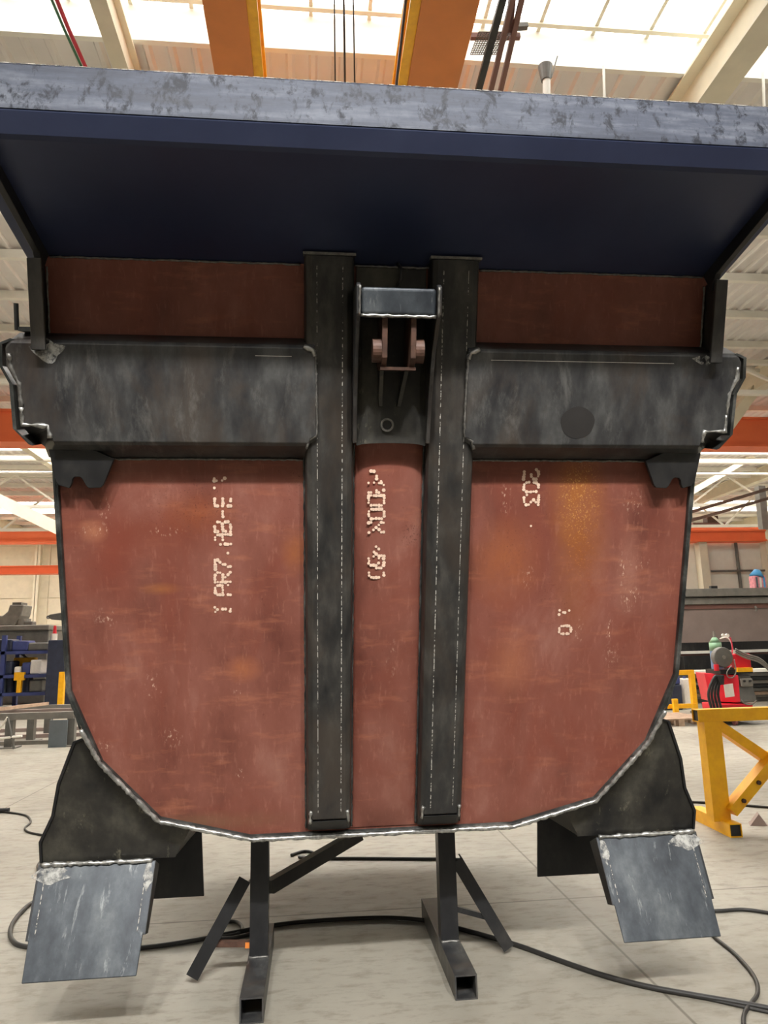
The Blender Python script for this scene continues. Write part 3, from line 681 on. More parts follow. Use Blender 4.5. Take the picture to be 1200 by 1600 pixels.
for ch, y_, keep in (('1', 957, .6), ('0', 984, .95)): glyph(mb, ch, 883, y_, keep, False, .001, .048, .032)
mb.build('stencil_lettering', 'chalk', fp)['label'] = 'worn white number on the right field'
mb = MB()
for ch, y_, keep in (('R', 744, .25), ('A', 762, .45), ('D', 782, 1), ('O', 803, 1), ('X', 824, .9), ('4', 862, .6), ('5', 876, .75), ('0', 895, .6)): glyph(mb, ch, 588, y_, keep, False, .0365)
mb.build('stencil_lettering', 'chalk', cp)['label'] = 'worn white lettering on the middle strip'
# ================================================================== stands
def stand(xc, yf, yb, yp, label, top, brace_top, brace_foot, left):
    t = thing('support_stand', label, 'stand', (xc, yp, 0), 'steel support stands under the body')
    MB().hollow((xc, yf, .045), (xc, yb, .045), .09, .09, .006).build('foot_tube', 'steel', t)
    MB().hollow((xc, yp, .09), (xc, yp, top), .078, .078, .006, (0, 1, 0)).build('upright', 'dark_steel', t)
    MB().box((xc - .09, yp - .07, top), (xc + .09, yp + .07, top + .012)).build('head_plate', 'dark_steel', t)
    bead(t, [(xc - .04, yp - .042, .092), (xc + .04, yp - .042, .092)], .006, 'weld_dull')
    MB().angle(brace_foot, brace_top, .055, .007, (0, 1, 0)).build('brace', 'dark_steel', t)
    mid = V(brace_foot).lerp(V(brace_top), .32)
    tie = on_y(394, 1474, yp) if left else on_y(708, 1420, yp)
    MB().bar(mid, (xc + (-.04 if left else .04), yp, tie.z), .025, .022).build('tie_bar', 'rust' if left else 'dark_steel', t)
    return t
pL = on_z(405, 1490, .09); pR = on_z(697, 1466, .09)
ZL, ZRt = .585, .575
fL = on_z(301, 1524, .03); tL = on_y(383, 1372, pL.y + .02)
fR = on_z(793, 1478, .03); tR = on_y(712, 1342, pR.y + .02)
bottom_z = lambda: B(0, -.782, -.012).z
TOPZ = bottom_z() - .014
sl = stand(-.235, 2.99, 3.72, pL.y, 'left T-shaped steel stand under the body, with an orange-marked tie bar', TOPZ, tuple(tL), tuple(fL), True)
sr = stand(.60, 3.05, 3.93, pR.y, 'right T-shaped steel stand under the body, nearer the yellow trestle', TOPZ, tuple(tR), tuple(fR), False)
a, b = on_y(420, 1386, pL.y + .06), on_y(560, 1304, 3.9)
MB().bar(a, V((b.x, b.y, min(b.z, TOPZ - .02))), .055, .055, (0, 1, 0)).build('diagonal_brace', 'dark_steel', sl)
tp = on_z(395, 1474, .2)
tz = on_y(394, 1474, pL.y).z
MB().box((-.294, pL.y - .018, tz - .012), (-.274, pL.y + .018, tz + .010)).build('orange_mark', 'girder', sl)

# ================================================================== cables on the floor
def smooth(pts, n=10):
    out = []; P = [pts[0]] + list(pts) + [pts[-1]]
    for i in range(1, len(P) - 2):
        p0, p1, p2, p3 = P[i - 1], P[i], P[i + 1], P[i + 2]
        for k in range(n):
            t = k / n; out.append(.5 * ((2 * p1) + (-p0 + p2) * t + (2 * p0 - 5 * p1 + 4 * p2 - p3) * t * t + (-p0 + 3 * p1 - 3 * p2 + p3) * t ** 3))
    return out + [pts[-1]]
def cable(px, r, label, mat='hose', name='cable'):
    pts = smooth([on_z(x, y_, r * 1.02) for x, y_ in px]); return tag(MB().tube(pts, r, 8).build(name, mat, None, True), label, 'cable', 'cables lying on the floor')
cable([(72, 1340), (60, 1352), (64, 1372), (70, 1395), (40, 1418), (18, 1446), (20, 1470), (48, 1480), (130, 1484), (218, 1481), (300, 1470), (372, 1456), (440, 1444), (520, 1437), (600, 1434), (655, 1437), (690, 1444), (715, 1450), (800, 1474), (870, 1499), (940, 1523), (1010, 1541), (1080, 1554), (1150, 1566), (1230, 1581)], .011,
      'long thick black cable running under the body past both stands to the bottom right corner')
cable([(333, 1452), (345, 1442), (368, 1440), (378, 1450), (368, 1460), (340, 1464), (360, 1466), (396, 1459)], .009, 'small loop of black cable behind the brace of the left stand')
cable([(1085, 1424), (1125, 1423), (1160, 1421), (1200, 1426), (1250, 1436)], .009, 'black cable at the right edge just behind the right flap')
cable([(1095, 1445), (1122, 1469), (1150, 1492), (1178, 1525), (1184, 1550), (1174, 1567), (1164, 1582), (1162, 1600), (1168, 1640)], .008, 'dark cable curling down from the right flap to the bottom edge')
cable([(1060, 1552), (1110, 1562), (1160, 1573), (1230, 1588)], .006, 'thinner black cable lying just below the long thick one at bottom right')
cable([(-20, 1268), (10, 1269), (40, 1274), (48, 1284), (39, 1294), (48, 1301), (85, 1306), (120, 1300)], .008, 'black cable with an S bend left of the left mudguard')
cable([(455, 1336), (475, 1330), (490, 1333), (482, 1341), (468, 1339), (500, 1341), (560, 1341), (680, 1342), (720, 1343)], .010, 'black cable on the floor behind the two stands')
cable([(1060, 1252), (1120, 1255), (1160, 1258), (1230, 1264)], .010, 'thin black cable passing behind the yellow trestle leg')
p = on_z(3, 1270, 0); tag(MB().cyl((p.x - .06, p.y, .02), (p.x + .06, p.y, .02), .02, 12).build('cable_plug', 'black'), 'black plug on the end of the S-bent cable at the left edge', 'plug')
p = on_z(1186, 1290, 0)
tag(MB().prism([(p.x - .07, p.y, .0), (p.x + .05, p.y - .03, 0), (p.x + .09, p.y + .08, 0), (p.x - .02, p.y + .1, 0)], (.02, .02, .005)).prism([(p.x - .07, p.y, 0), (p.x + .05, p.y - .03, 0), (p.x + .02, p.y + .02, .075)], (.04, .08, 0)).build('bent_offcut', 'taupe'), 'small bent metal offcut on the floor right of the yellow trestle foot', 'offcut')

# ================================================================== right background
# yellow trestle (front)
YT = on_z(1117, 1279, .09).y
q = on_z(1117, 1282, .085)
def PT(x, y_): return on_y(x, y_, YT)
t = thing('trestle', 'yellow steel trestle in front of the welding machine, cut off by the right edge', 'trestle', (PT(1115, 1280).x, YT, 0), 'yellow steel trestles')
r0, r1 = PT(1086, 1118), PT(1260, 1116); r1.z = r0.z; zr = r0.z
MB().hollow(r0, r1, .09, .09, .006).build('top_rail', 'yellow', t)
lx = PT(1115, 1200).x
MB().bar((lx, YT, .08), (lx, YT, zr - .045), .13, .1, (0, 1, 0)).build('leg', 'yellow', t)
a = on_z(1150, 1298, .045); b = on_z(1088, 1269, .045)
MB().hollow(a, b, .09, .09, .006).build('foot_tube', 'yellow', t)
da = (b - a).normalized(); MB().bar(a + da * .012, a + da * .02, .079, .079).build('dark_tube_plug', 'black', t)  # black plugs stand in for the shade inside the open tube ends
MB().bar(r0 + V((.012, 0, 0)), r0 + V((.02, 0, 0)), .079, .079).build('dark_tube_plug', 'black', t)
xr_ = PT(1203, 1180).x
MB().bar((lx + .05, YT + .02, zr - .06), (xr_ + .06, YT + .02, PT(1203, 1198).z), .07, .10, (0, 1, 0)).build('upper_brace', 'yellow', t)
mb = MB().bar((lx + .06, YT - .05, .15), (xr_ + .2, YT - .05, PT(1203, 1180).z + .18), .075, .10, (0, 1, 0)); br = mb.build('lower_brace', 'yellow', t)
for f in (.14, .36):
    c = V((lx + .06, YT - .095, .15)).lerp(V((xr_ + .2, YT - .095, PT(1203, 1180).z + .18)), f); MB().cyl(c, c + V((0, -.02, 0)), .016, 8).build('bolt', 'rust', br)
# second trestle and things far right
YB = 13.3
def PB(x, y_, Y=YB): return on_y(x, y_, Y)
t = thing('trestle', 'low yellow trestle half hidden by the lower right edge of the red wall', 'trestle', (PB(1068, 1112).x, YB, 0), 'yellow steel trestles')
z0 = 0
a = PB(1086, 1110); MB().bar((a.x, YB, 0), (a.x, YB, PB(1086, 1052).z), .09, .09, (0, 1, 0)).build('leg', 'yellow', t)
MB().bar((PB(1050, 1050).x, YB, PB(1060, 1051).z), (a.x + .04, YB, PB(1060, 1051).z), .08, .09).build('top_rail', 'yellow', t)
MB().bar((PB(1030, 1102).x, YB - .05, PB(1060, 1103).z), (a.x, YB - .05, PB(1060, 1103).z), .06, .08).build('lower_rail', 'yellow', t)
MB().bar((PB(1050, 1112).x, YB - .15, 0), (PB(1050, 1112).x, YB - .15, PB(1050, 1091).z), .09, .07, (0, 1, 0)).build('leg', 'yellow', t)
# pallet with slats
p = on_z(1064, 1128, 0); t = thing('pallet', 'wooden slatted pallet on the floor left of the yellow trestle rail', 'pallet', (p.x, p.y, 0))
for k in range(6):
    MB().box((p.x - .75, p.y - .6 + k * .17, .10), (p.x + .16, p.y - .48 + k * .17, .122)).build('slat', 'wood', t)
for k in range(3): MB().box((p.x - .75 + k * .40, p.y - .6, 0), (p.x - .65 + k * .40, p.y + .4, .10)).build('bearer', 'wood', t)
# pile of steel profiles under the far tub
yp_ = 15.0
for k in range(9):
    a = on_y(1075, 1050 + k * 6.0, yp_ + .05 * k); x0_, x1_ = a.x - .3 - .1 * (k % 3), a.x + 2.6 + .15 * (k % 2)
    lab = ['uppermost, %s', 'second from the top, %s', 'third from the top, %s', 'fourth from the top, %s', 'middle one, %s', 'fourth from the bottom, %s', 'third from the bottom, %s', 'second from the bottom, %s', 'lowest, %s'][k]
    mt = ('white', 'midgrey', 'black', 'grey', 'black', 'midgrey', 'wood', 'grey', 'midgrey')[k]
    nm = {'white': 'white', 'midgrey': 'grey', 'black': 'black', 'grey': 'pale grey', 'wood': 'wood-coloured'}[mt]
    z = max(.115, a.z) if k < 8 else .04
    o = MB().hollow((x0_, yp_ + .06 * k, z), (x1_, yp_ + .06 * k, z), .30, .066, .006).build('steel_profile', mt)
    tag(o, lab % ('%s long profile of the stack behind the welding machine' % nm), 'steel profile', 'steel profiles stacked under the far tub')
t = thing('storage_rack', 'dark rack carrying the stacked profiles behind the welding machine', 'rack', (on_y(1130, 1090, 15.7).x, 15.7, 0))
xx = on_y(1075, 1080, 15.7).x
for dx in (.0, 1.1, 2.2): MB().box((xx + dx, 15.75, 0), (xx + dx + .08, 16.05, 1.0)).build('rack_post', 'dark_steel', t)
MB().box((xx - .2, 16.05, .0), (xx + 3.2, 16.1, 1.0)).build('back_panel', 'dark_steel', t)
# far dump tub
YD = 17.2
xa, xb = on_y(1040, 1000, YD).x, on_y(1260, 1000, YD).x + 1.5
def zD(py): return on_y(1130, py, YD).z
t = thing('far_tub', 'second truck tub with grey rim standing behind the welding machine by the far wall', 'truck body', ((xa + xb) / 2, YD + .8, 0))
MB().box((xa, YD, zD(1003)), (xb, YD + 2.2, zD(950))).build('side_panel', 'taupe', t)
mb = MB(); mb.box((xa, YD - .16, zD(932)), (xb, YD + 2.3, zD(920))); mb.build('top_rim', 'grey', t, False, .01)
MB().box((xa, YD - .08, zD(944)), (xb, YD + .1, zD(934))).build('rim_band', 'grey', t, False, .01)
MB().box((xa, YD - .03, zD(951)), (xb, YD + .1, zD(944))).build('rim_brown_strip', 'brownpr', t)  # brown strip between the rim band and the side panel
MB().box((xa, YD - .02, zD(1016)), (xb, YD + .3, zD(1003))).build('lower_band', 'dark_steel', t)
MB().box((xa, YD - .2, zD(1020)), (xb, YD + .3, zD(1016))).build('ledge', 'white', t)
MB().box((xa, YD - .12, zD(1050)), (xb, YD + .3, zD(1020))).build('base_beam', 'brownpr', t)
for f in (.15, .5, .85): MB().box((xa + (xb - xa) * f - .1, YD + .4, 0), (xa + (xb - xa) * f + .1, YD + .8, zD(1003))).build('support_leg', 'dark_steel', t)
p = on_y(1180, 948, YD - .1); MB().tube([p, p + V((.0, -.05, -.05)), p + V((0, -.02, -.11))], .03, 8).build('hook', 'grey', t)
# bundle on the tub rim
p = on_y(1187, 919, YD + .1); zt = zD(920)
t = thing('striped_bundle', 'blue-topped pink and white striped bundle standing on the rim of the far tub', 'bundle', (p.x, p.y, zt))
MB().box((p.x - .12, p.y, zt), (p.x + .22, p.y + .25, zt + .34)).build('striped_side', 'pink', t, False, .03)
for k in range(3): MB().box((p.x - .08 + k * .1, p.y - .008, zt + .03), (p.x - .03 + k * .1, p.y, zt + .3)).build('stripe', ('blueplate', 'white', 'skyblue')[k], t)
MB().cyl((p.x + .02, p.y + .1, zt + .33), (p.x + .06, p.y + .1, zt + .5), .18, 14, .07).build('blue_top', 'skyblue', t, True)
p = on_y(1116, 915, YD + .1); tag(MB().box((p.x - .09, p.y, zt), (p.x + .09, p.y + .1, zt + .09)).build('small_box', 'black', None, False, .01), 'small black box lying on the rim of the far tub', 'box')
# far grey wall standing behind the tub with cream columns and pipes
YW = 21.2
mb = MB(); wa, wb = on_y(1010, 900, YW), on_y(1300, 900, YW); zt2 = on_y(1140, 846, YW).z
wx0 = on_y(1060, 900, YW).x
k = 0; x = wx0
struct(MB().box((wx0, YW, 0), (X1 - .3, YW + .2, zt2)).build('wall_partition', 'white'))
for x0_, x1_ in ((1095, 1104), (1199, 1208)):
    a = on_y(x0_, 880, YW - .3); mb = MB(); mb.box((a.x, YW - .32, 0), (a.x + .26, YW - .02, zt2)); trim_obj(mb, 'cream')
a, b = on_y(1150, 848, YW - .1), on_y(1157, 918, YW - .1)
tag(MB().tube([(a.x, YW - .08, zt2), (a.x, YW - .08, 0)], .05, 10).build('downpipe', 'midgrey'), 'grey vertical pipe on the pale partition wall behind the far tub', 'pipe')
tag(MB().tube([(on_y(1108, 893, YW).x, YW - .12, on_y(1108, 893, YW).z), (X1 - 1, YW - .12, on_y(1108, 893, YW).z)], .035, 10).build('wall_pipe', 'midgrey'), 'grey horizontal pipe on the pale partition wall behind the far tub', 'pipe')
girder_x(20.8, on_y(1140, 846, 20.8).z, on_y(1140, 828, 20.8).z, on_y(1060, 838, 20.8).x, on_y(1196, 838, 20.8).x, 'short red-orange beam along the top of the pale partition wall at right', .3)

# welding machine on its cart
YM = 10.9
def PM(x, y_, Y=YM): return on_y(x, y_, Y)
c0 = on_z(1155, 1133, 0); YM = c0.y
x0_, x1_, x2_ = PM(1127, 1080, YM).x, PM(1155, 1080, YM).x, PM(1183, 1080, YM).x
zt, zb = PM(1150, 1055, YM).z, PM(1150, 1098, YM).z
t = thing('welding_machine', 'red and grey welding machine on wheeled cart with gas bottle behind the yellow trestle', 'welding machine', ((x0_ + x2_) / 2, YM, 0))
MB().prism([(x0_, YM + .35, zb), (x1_, YM, zb), (x1_ + .03, YM + .02, zt), (x0_ - .05, YM + .37, zt + .03)], (.12, .5, 0)).build('red_side', 'redpaint', t, False, .01)
MB().prism([(x1_, YM - .01, zb), (x2_, YM + .02, zb), (x2_ - .02, YM + .1, zt), (x1_ + .02, YM + .08, zt)], (0, .5, 0)).build('front_panel', 'midgrey', t, False, .02)
MB().box((x1_ + .05, YM - .005, PM(1165, 1073, YM).z), (x2_ - .05, YM + .08, PM(1165, 1060, YM).z)).build('control_panel', 'grey', t, False, .02)
for k in range(2): MB().cyl((x1_ + .10 + .1 * k, YM - .01, PM(1165, 1064, YM).z), (x1_ + .1 + .1 * k, YM - .03, PM(1165, 1064, YM).z), .018, 10).build('knob', 'black', t)
MB().prism([PM(1131, 1070, YM - .03), PM(1145, 1068, YM - .03), PM(1148, 1088, YM - .03), PM(1134, 1090, YM - .03)], (0, .012, 0)).build('data_sheet', 'paper', t)['label'] = 'white sheet stuck on the red side'
MB().box((x0_ - .05, YM, PM(1150, 1113, YM).z), (x2_ - .1, YM + .55, zb - .02)).build('cart_box', 'redpaint', t, False, .01)
MB().box((x0_ - .08, YM - .02, .12), (x2_ + .05, YM + .9, .16)).build('cart_deck', 'midgrey', t)
for px_ in (1158, 1187):
    w_ = on_z(px_, 1134, .06); MB().cyl((w_.x - .02, YM, .06), (w_.x + .02, YM, .06), .06, 16).build('caster', 'wheel', t)
for px_ in (1120, 1150):
    w_ = PM(px_, 1130, YM + .8); MB().cyl((w_.x - .02, YM + .8, .07), (w_.x + .02, YM + .8, .07), .07, 16).build('caster', 'wheel', t)
MB().box((PM(1128, 1045, YM).x, YM + .05, PM(1150, 1051, YM).z - .02), (x2_, YM + .5, PM(1150, 1046, YM).z)).build('feeder_tray', 'dark_steel', t)
a = PM(1131, 1027, YM + .1); mb = MB(); mb.cyl(a, a + V((0, .12, 0)), .165, 28); sp = mb.build('wire_spool', 'midgrey', t, False, .015)
MB().cyl(a - V((0, .015, 0)), a, .03, 12).build('spool_hub', 'grey', sp)
a, b = PM(1150, 1044, YM + .1), PM(1172, 1021, YM + .1); MB().box((a.x, YM + .1, a.z), (b.x, YM + .5, b.z)).build('feeder_box', 'redpaint', t, False, .015)
for k in range(2):
    a, b = PM(1163 + 0 * k, 1050, YM), PM(1176, 1043, YM)
MB().box((PM(1153, 1050, YM).x, YM + .0, a.z), (b.x, YM + .1, b.z)).build('tray_guard', 'yellow', t)
bx = PM(1121, 1040, YM + .7)
gb = MB().cyl((bx.x, YM + .7, .16), (bx.x, YM + .7, PM(1121, 1004, YM + .7).z), .10, 20).build('gas_bottle', 'bottleblue', t, True)
gb.modifiers.new('es', 'EDGE_SPLIT').split_angle = R(50)
zb2 = PM(1121, 1004, YM + .7).z
MB().cyl((bx.x, YM + .7, zb2), (bx.x, YM + .7, zb2 + .09), .10, 20, .035).build('bottle_shoulder', 'green', gb, True)
MB().cyl((bx.x, YM + .7, zb2 - .14), (bx.x, YM + .7, zb2), .101, 20).build('bottle_band', 'green', gb, True)
MB().cyl((bx.x, YM + .7, zb2 + .08), (bx.x, YM + .7, zb2 + .2), .02, 10).build('valve', 'grey', gb)
for k, px_ in enumerate((1131, 1137)):
    g_ = PM(px_, 993, YM + .62); MB().cyl(g_, g_ + V((0, .03, 0)), .033, 14).build('gauge', 'white', gb)
def hose(pts, r, mat, Y=None):
    MB().tube(smooth([PM(x, y_, Y or YM - .05) for x, y_ in pts], 6), r, 6).build('hose', mat, t, True)
hose([(1125, 998), (1135, 996), (1142, 1003), (1145, 1015), (1147, 1022)], .012, 'white', YM + .55)
hose([(1141, 996), (1144, 1008), (1144, 1020)], .010, 'redcable', YM + .5)
for k in range(4): hose([(1112 + k * 5, 1108), (1107 + k * 5, 1085), (1113 + k * 4, 1064), (1120 + k * 3, 1056), (1126 + k, 1070)], .022, 'black', YM - .08 + .02 * k)
for k in range(3): hose([(1149, 1014 + k * 3), (1165, 1022 + k * 3), (1185, 1028 + k * 3), (1198, 1038 + k * 3), (1204, 1046 + k * 3)], .014, 'grey', YM + .02)
hose([(1147, 1030), (1150, 1048), (1146, 1058), (1138, 1058), (1136, 1050), (1143, 1040)], .009, 'grey', YM - .07)
hose([(1158, 1094), (1165, 1100), (1176, 1100), (1182, 1094)], .011, 'grey', YM - .06)
p = PM(1120, 1048, YM + .1); MB().cyl(p, p + V((0, 0, .1)), .04, 12).build('spray_can', 'redpaint', t)
# loose items by the low trestle
p = on_y(1074, 1068, 14.0)
t = thing('paint_canister', 'white canister standing behind the low yellow trestle', 'canister', (p.x, p.y, 0))
MB().box((p.x - .09, p.y, 0), (p.x + .09, p.y + .2, p.z + .10)).build('canister_body', 'paper', t, False, .02); MB().cyl((p.x, p.y + .1, p.z + .1), (p.x, p.y + .1, p.z + .14), .03, 10).build('canister_cap', 'blue', t)
p = on_y(1058, 1088, 13.9)
t = thing('grinder_case', 'dark tool case with a blue lid behind the low yellow trestle', 'tool case', (p.x, p.y, 0))
MB().box((p.x - .3, p.y, 0), (p.x + .12, p.y + .3, .50)).build('case', 'navy', t, False, .03); MB().box((p.x - .1, p.y, .50), (p.x + .1, p.y + .3, .66)).build('lid', 'blue', t, False, .02)

# ================================================================== left background
def PL(x, y_, Y): return on_y(x, y_, Y)
# steel tables
YS = 11.6
zt = PL(60, 1113, YS).z; zl = PL(60, 1125, YS).z; xr2 = PL(116, 1115, YS).x
t = thing('work_table', 'long grey steel work table frame left of the left mudguard', 'table', (xr2 - 1.8, YS, 0))
MB().bar((-9.5, YS, zt - .05), (xr2, YS, zt - .05), .08, .10).build('front_rail', 'grey', t)
MB().bar((-9.5, YS + 1.6, zt - .05), (xr2, YS + 1.6, zt - .05), .08, .10).build('rear_rail', 'grey', t)
MB().bar((-9.5, YS + .8, zt - .05), (xr2, YS + .8, zt - .05), .08, .08).build('middle_rail', 'taupe', t)
MB().bar((xr2, YS, zt - .05), (xr2, YS + 1.6, zt - .05), .08, .10).build('end_rail', 'grey', t)
for px_, dy in ((112, 0), (16, .0), (75, 1.6), (49, .8), (112, 1.6)):
    x = PL(px_, 1140, YS + dy).x; MB().bar((x, YS + dy, .02), (x, YS + dy, zt - .1), .11, .11, (0, 1, 0)).build('leg', 'midgrey', t); MB().box((x - .14, YS + dy - .12, 0), (x + .14, YS + dy + .12, .02)).build('foot_plate', 'grey', t)
tag(MB().bar((PL(0, 1108, YS - .02).x - .4, YS - .02, zt + .03), (PL(75, 1091, YS + 1.5).x, YS + 1.5, zt + .03), .05, .05).build('wooden_lath', 'wood'), 'pale lath lying slantwise across the grey work table', 'lath')
p = PL(91, 1162, YS - .12)
tag(MB().box((PL(77, 1150, YS - .1).x, YS - .13, 0), (PL(105, 1150, YS - .1).x, YS - .10, PL(90, 1125, YS - .1).z)).build('steel_plate', 'blueplate'), 'blue-grey steel plate leaning upright against the end leg of the work table', 'plate')
for k, (py_, mt, nm) in enumerate(((1160, 'grey', 'nearest'), (1150, 'taupe', 'middle'), (1140, 'taupe', 'farthest'))):
    z = on_z(50, py_, .03); tag(MB().bar((-10, z.y, .03), (on_z(105, py_, .03).x + .25 * k, z.y, .03), .1, .06).build('floor_rail', mt), '%s of the flat steel rails on the floor under the work table' % nm, 'rail', 'flat rails under the work table')
t = thing('pipe_trestle', 'small white A-shaped tube frame under the work table at the left edge', 'tube frame', PL(5, 1148, YS - .3) * 1.0); t.location.z = 0
p = PL(0, 1148, YS - .3); q = PL(12, 1121, YS - .3); r_ = PL(35, 1142, YS - .3)
MB().tube([(p.x - .2, YS - .3, .02), (q.x, YS - .3, q.z)], .018, 8).build('tube_leg', 'white', t); MB().tube([(p.x - .2, YS - .3, .16), (r_.x, YS - .3, .2)], .018, 8).build('tube_rail', 'white', t)
MB().tube([(q.x, YS - .3, q.z), (r_.x - .1, YS - .3, .02)], .018, 8).build('tube_leg', 'midgrey', t)
# blue shelf rack
YK = 19.0
xk1, xk0 = PL(80, 1040, YK).x, PL(-60, 1040, YK).x; zk = [PL(40, y_, YK).z for y_ in (1082, 1054, 1017)]
t = thing('shelf_rack', 'blue steel shelf rack full of parts at the left edge behind the work table', 'shelf rack', ((xk0 + xk1) / 2, YK, 0))
for x in (xk0, PL(3, 1040, YK).x, xk1):
    for dy in (0, .9): MB().box((x - .05, YK + dy, 0), (x + .05, YK + dy + .1, PL(40, 992, YK).z)).build('upright', 'blue', t)
for z in zk: MB().box((xk0, YK, z - .08), (xk1, YK + 1.0, z)).build('shelf', 'blue', t)
MB().bar((PL(30, 1017, YK + .95).x, YK + .95, zk[2]), (PL(85, 1072, YK + .95).x, YK + .95, zk[0] + .2), .06, .05, (0, 1, 0)).build('cross_brace', 'dark_steel', t)
items = [(8, 2, 'navy', .42, .3, 'dark blue bin at the left edge of the top shelf of the blue rack'), (34, 2, 'blue', .40, .26, 'blue crate in the middle of the top shelf of the blue rack'), (62, 2, 'midgrey', .5, .2, 'grey casting at the right end of the top shelf of the blue rack'),
         (2, 1, 'grey', .2, .24, 'grey tin at the left edge of the middle shelf of the blue rack'), (16, 1, 'navy', .24, .34, 'dark blue box on the middle shelf beside the grey tin'), (32, 1, 'white', .16, .2, 'small white carton on the middle shelf of the blue rack'), (45, 1, 'blue', .2, .3, 'blue box on the middle shelf right of the white carton'),
         (60, 1, 'paper', .27, .36, 'crumpled pale sack at the right end of the middle shelf'), (6, 0, 'blueplate', .21, .38, 'leftmost grey drum on the bottom shelf of the blue rack'), (18, 0, 'navy', .21, .38, 'dark drum second from the left on the bottom shelf'), (30, 0, 'black', .21, .38, 'black drum in the middle of the bottom shelf'),
         (45, 0, 'navy', .26, .38, 'dark blue drum right of the black drum on the bottom shelf'), (62, 0, 'midgrey', .32, .3, 'grey lump of castings at the right end of the bottom shelf')]
for px_, sh, mt, w_, h_, lab in items:
    x = PL(px_, 1040, YK + .3).x; z = zk[sh]
    if 'drum' in lab: o = MB().cyl((x, YK + .35, z), (x, YK + .35, z + h_), w_ / 2 * .9, 16).build('drum', mt)
    else: o = MB().prism([(x - w_ / 2, YK + .1, z), (x + w_ / 2, YK + .1, z), (x + w_ / 2, YK + .6, z), (x - w_ / 2, YK + .6, z)], (0, 0, h_)).build('crate' if 'crate' in lab else 'box', mt, None, False, .04)
    tag(o, lab, o.name.split('.')[0], 'parts stored on the blue rack')
x = PL(33, 1060, YK + .1).x
t = thing('yellow_clamp', 'yellow clamp standing on the bottom shelf of the blue rack', 'clamp', (x, YK + .05, zk[0]))
MB().box((x - .13, YK - .02, zk[0] + .30), (x + .11, YK + .08, zk[0] + .5)).build('jaw', 'yellow', t); MB().box((x - .05, YK - .02, zk[0]), (x + .05, YK + .08, zk[0] + .3)).build('stem', 'yellow', t)
a = PL(30, 1043, YK + .3); tag(MB().box((a.x - .3, YK + .65, zk[1]), (a.x + .25, YK + .85, zk[1] + .42)).build('yellow_motor', 'yellow', None, False, .03), 'yellow block at the back of the middle shelf of the blue rack', 'block')
p = PL(94, 1090, 17.5)
tag(MB().box((p.x - .06, 17.5, 0), (p.x + .06, 17.62, PL(94, 1050, 17.5).z)).build('guard_post', 'yellow'), 'yellow guard post beside the left rim of the red wall', 'post')
p = PL(88, 1060, 18.4)
tag(MB().box((p.x - .25, 18.4, 0), (p.x + .6, 18.9, PL(85, 1000, 18.4).z)).build('cabinet', 'navy', None, False, .02), 'dark blue-grey cabinet between the blue rack and the yellow guard post', 'cabinet')
# grey tub and machine above the rack
YG = 21.5
t = thing('far_tub', 'grey steel tub standing behind the blue shelf rack at left', 'truck body', (PL(30, 1000, YG).x, YG + 1, 0))
MB().box((PL(-70, 990, YG).x, YG, 0), (PL(76, 990, YG).x, YG + 2, PL(40, 984, YG).z)).build('side_panel', 'midgrey', t, False, .03)
MB().box((PL(-70, 985, YG).x, YG - .12, PL(40, 985, YG).z), (PL(79, 985, YG).x, YG + 2.1, PL(40, 977, YG).z)).build('rim', 'grey', t, False, .03)
zt = PL(40, 977, YG).z
t = thing('press_machine', 'grey cast machine head standing on the grey tub behind the blue rack', 'machine', (PL(25, 975, YG + .5).x, YG + .6, zt))
a = PL(20, 975, YG + .3)
pr = [PL(x, y_, YG + .3) for x, y_ in ((-14, 962), (4, 962), (12, 955), (15, 945), (37, 945), (33, 962), (22, 979), (-14, 979))]
for k in pr: k.z = max(k.z, zt)
MB().prism(pr, (0, .7, 0)).build('column', 'grey', t, False, .03)
a = PL(31, 978, YG + .25); MB().cyl((a.x, YG + .5, zt), (a.x, YG + .5, PL(30, 966, YG).z), .20, 16).build('motor', 'grey', t)
a = PL(42, 975, YG + .25); MB().box((a.x - .12, YG + .3, zt), (a.x + .14, YG + .6, PL(42, 970, YG).z)).build('gearbox', 'midgrey', t, False, .03)
MB().box((PL(18, 945, YG + .3).x, YG + .35, PL(25, 945, YG + .3).z), (PL(32, 945, YG + .3).x, YG + .8, PL(25, 941, YG + .3).z)).build('cap', 'midgrey', t)
YH = 20.0
t = thing('crane_hook_block', 'dark pointed hook block poking out from behind the left rim of the red wall', 'hook block', PL(85, 964, YH)); 
MB().prism([PL(x, y_, YH) for x, y_ in ((72, 963), (78, 960), (95, 957), (110, 957), (110, 970), (80, 968))], (0, .4, 0)).build('housing', 'midgrey', t, False, .03)
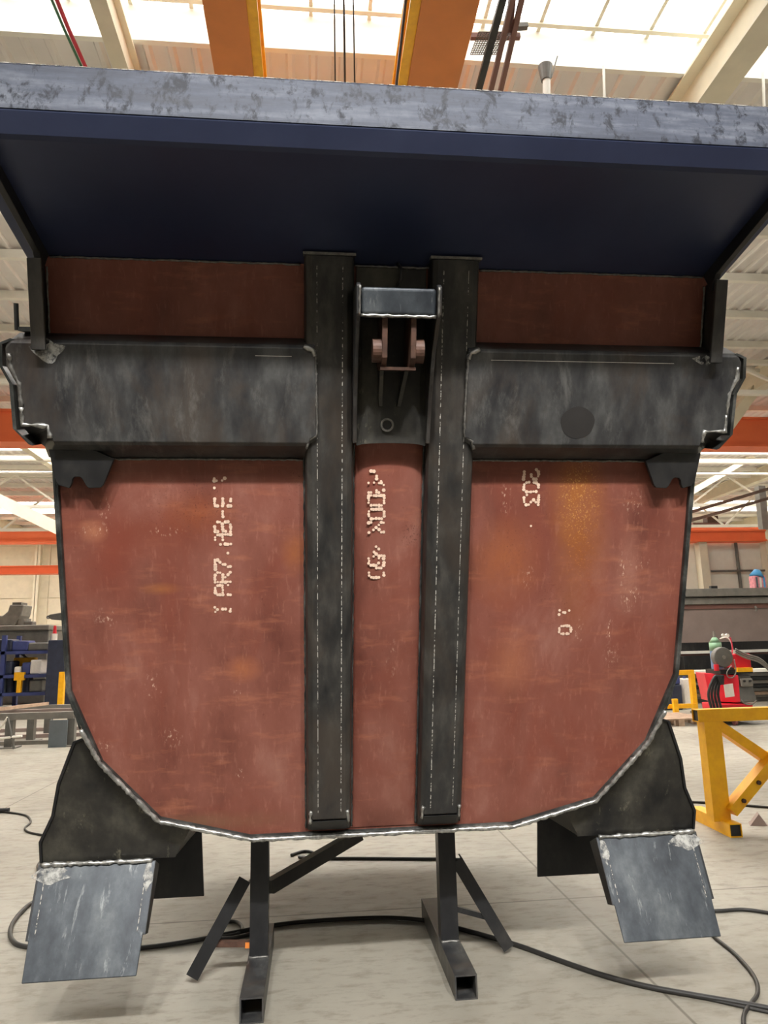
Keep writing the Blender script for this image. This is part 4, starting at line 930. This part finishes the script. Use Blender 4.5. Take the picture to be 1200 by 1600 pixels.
MB().ring(PL(72, 964, YH) + V((0, .15, 0)), PL(72, 964, YH) + V((0, .2, 0)), .025, .05, 14).build('eye', 'grey', t)
MB().tube([PL(95, 957, YH) + V((0, .2, 0)), V((PL(95, 957, YH).x, YH + .2, 8.38))], .02, 6).build('chain', 'midgrey', t)
p = PL(85, 996, 18.6)
t = thing('warning_lamp', 'small red and white signal lamp on the blue-grey cabinet at left', 'lamp', (p.x, 18.6, PL(85, 1000, 18.4).z))
zc = PL(85, 1000, 18.4).z
MB().cyl((p.x, 18.6, zc), (p.x, 18.6, zc + .16), .07, 12).build('socket', 'paper', t); MB().cyl((p.x, 18.6, zc + .16), (p.x, 18.6, zc + .36), .05, 12, .03).build('lens', 'redpaint', t)

# ================================================================== light, colour management
# three added, unseen spot lamps that light the body and sharpen its shadows
for k, x in enumerate((-1.6, .3, 2.2)):
    pos, aim = V((x, -4.6, 7.95)), V((.28 + (x - .3) * .15, 2.55, 1.62)); d = (aim - pos).normalized()
    lt = thing('added_lamp', ('left', 'middle', 'right')[k] + ' lamp of the added, unseen row under the roof, facing the dump body', 'lamp', pos - d * .02, 'added lamps under the roof')
    MB().cyl(pos - d * .36, pos - d * .02, .12, 20, .24).build('reflector', 'grey', lt)
    MB().bar(pos - d * .30, V((x, -4.6 - .25, ZR + .02)), .05, .05).build('bracket', 'midgrey', lt)
    ld = bpy.data.lights.new('added_spot', 'SPOT'); ld.energy = 3300; ld.color = (1, .985, .96); ld.spot_size = R(24); ld.spot_blend = .35; ld.shadow_soft_size = .2
    lo_ = bpy.data.objects.new('added_spot', ld); COL.objects.link(lo_); lo_.location = pos; lo_.rotation_euler = d.to_track_quat('-Z', 'Y').to_euler()
w = bpy.data.worlds.new('world'); sc.world = w; w.use_nodes = True
w.node_tree.nodes['Background'].inputs['Color'].default_value = (.85, .9, 1, 1); w.node_tree.nodes['Background'].inputs['Strength'].default_value = .8
vs = sc.view_settings
sc.display_settings.display_device = 'sRGB'
vs.view_transform = 'Standard'; vs.look = 'None'; vs.gamma = 1; vs.use_curve_mapping = False; vs.exposure = -.55
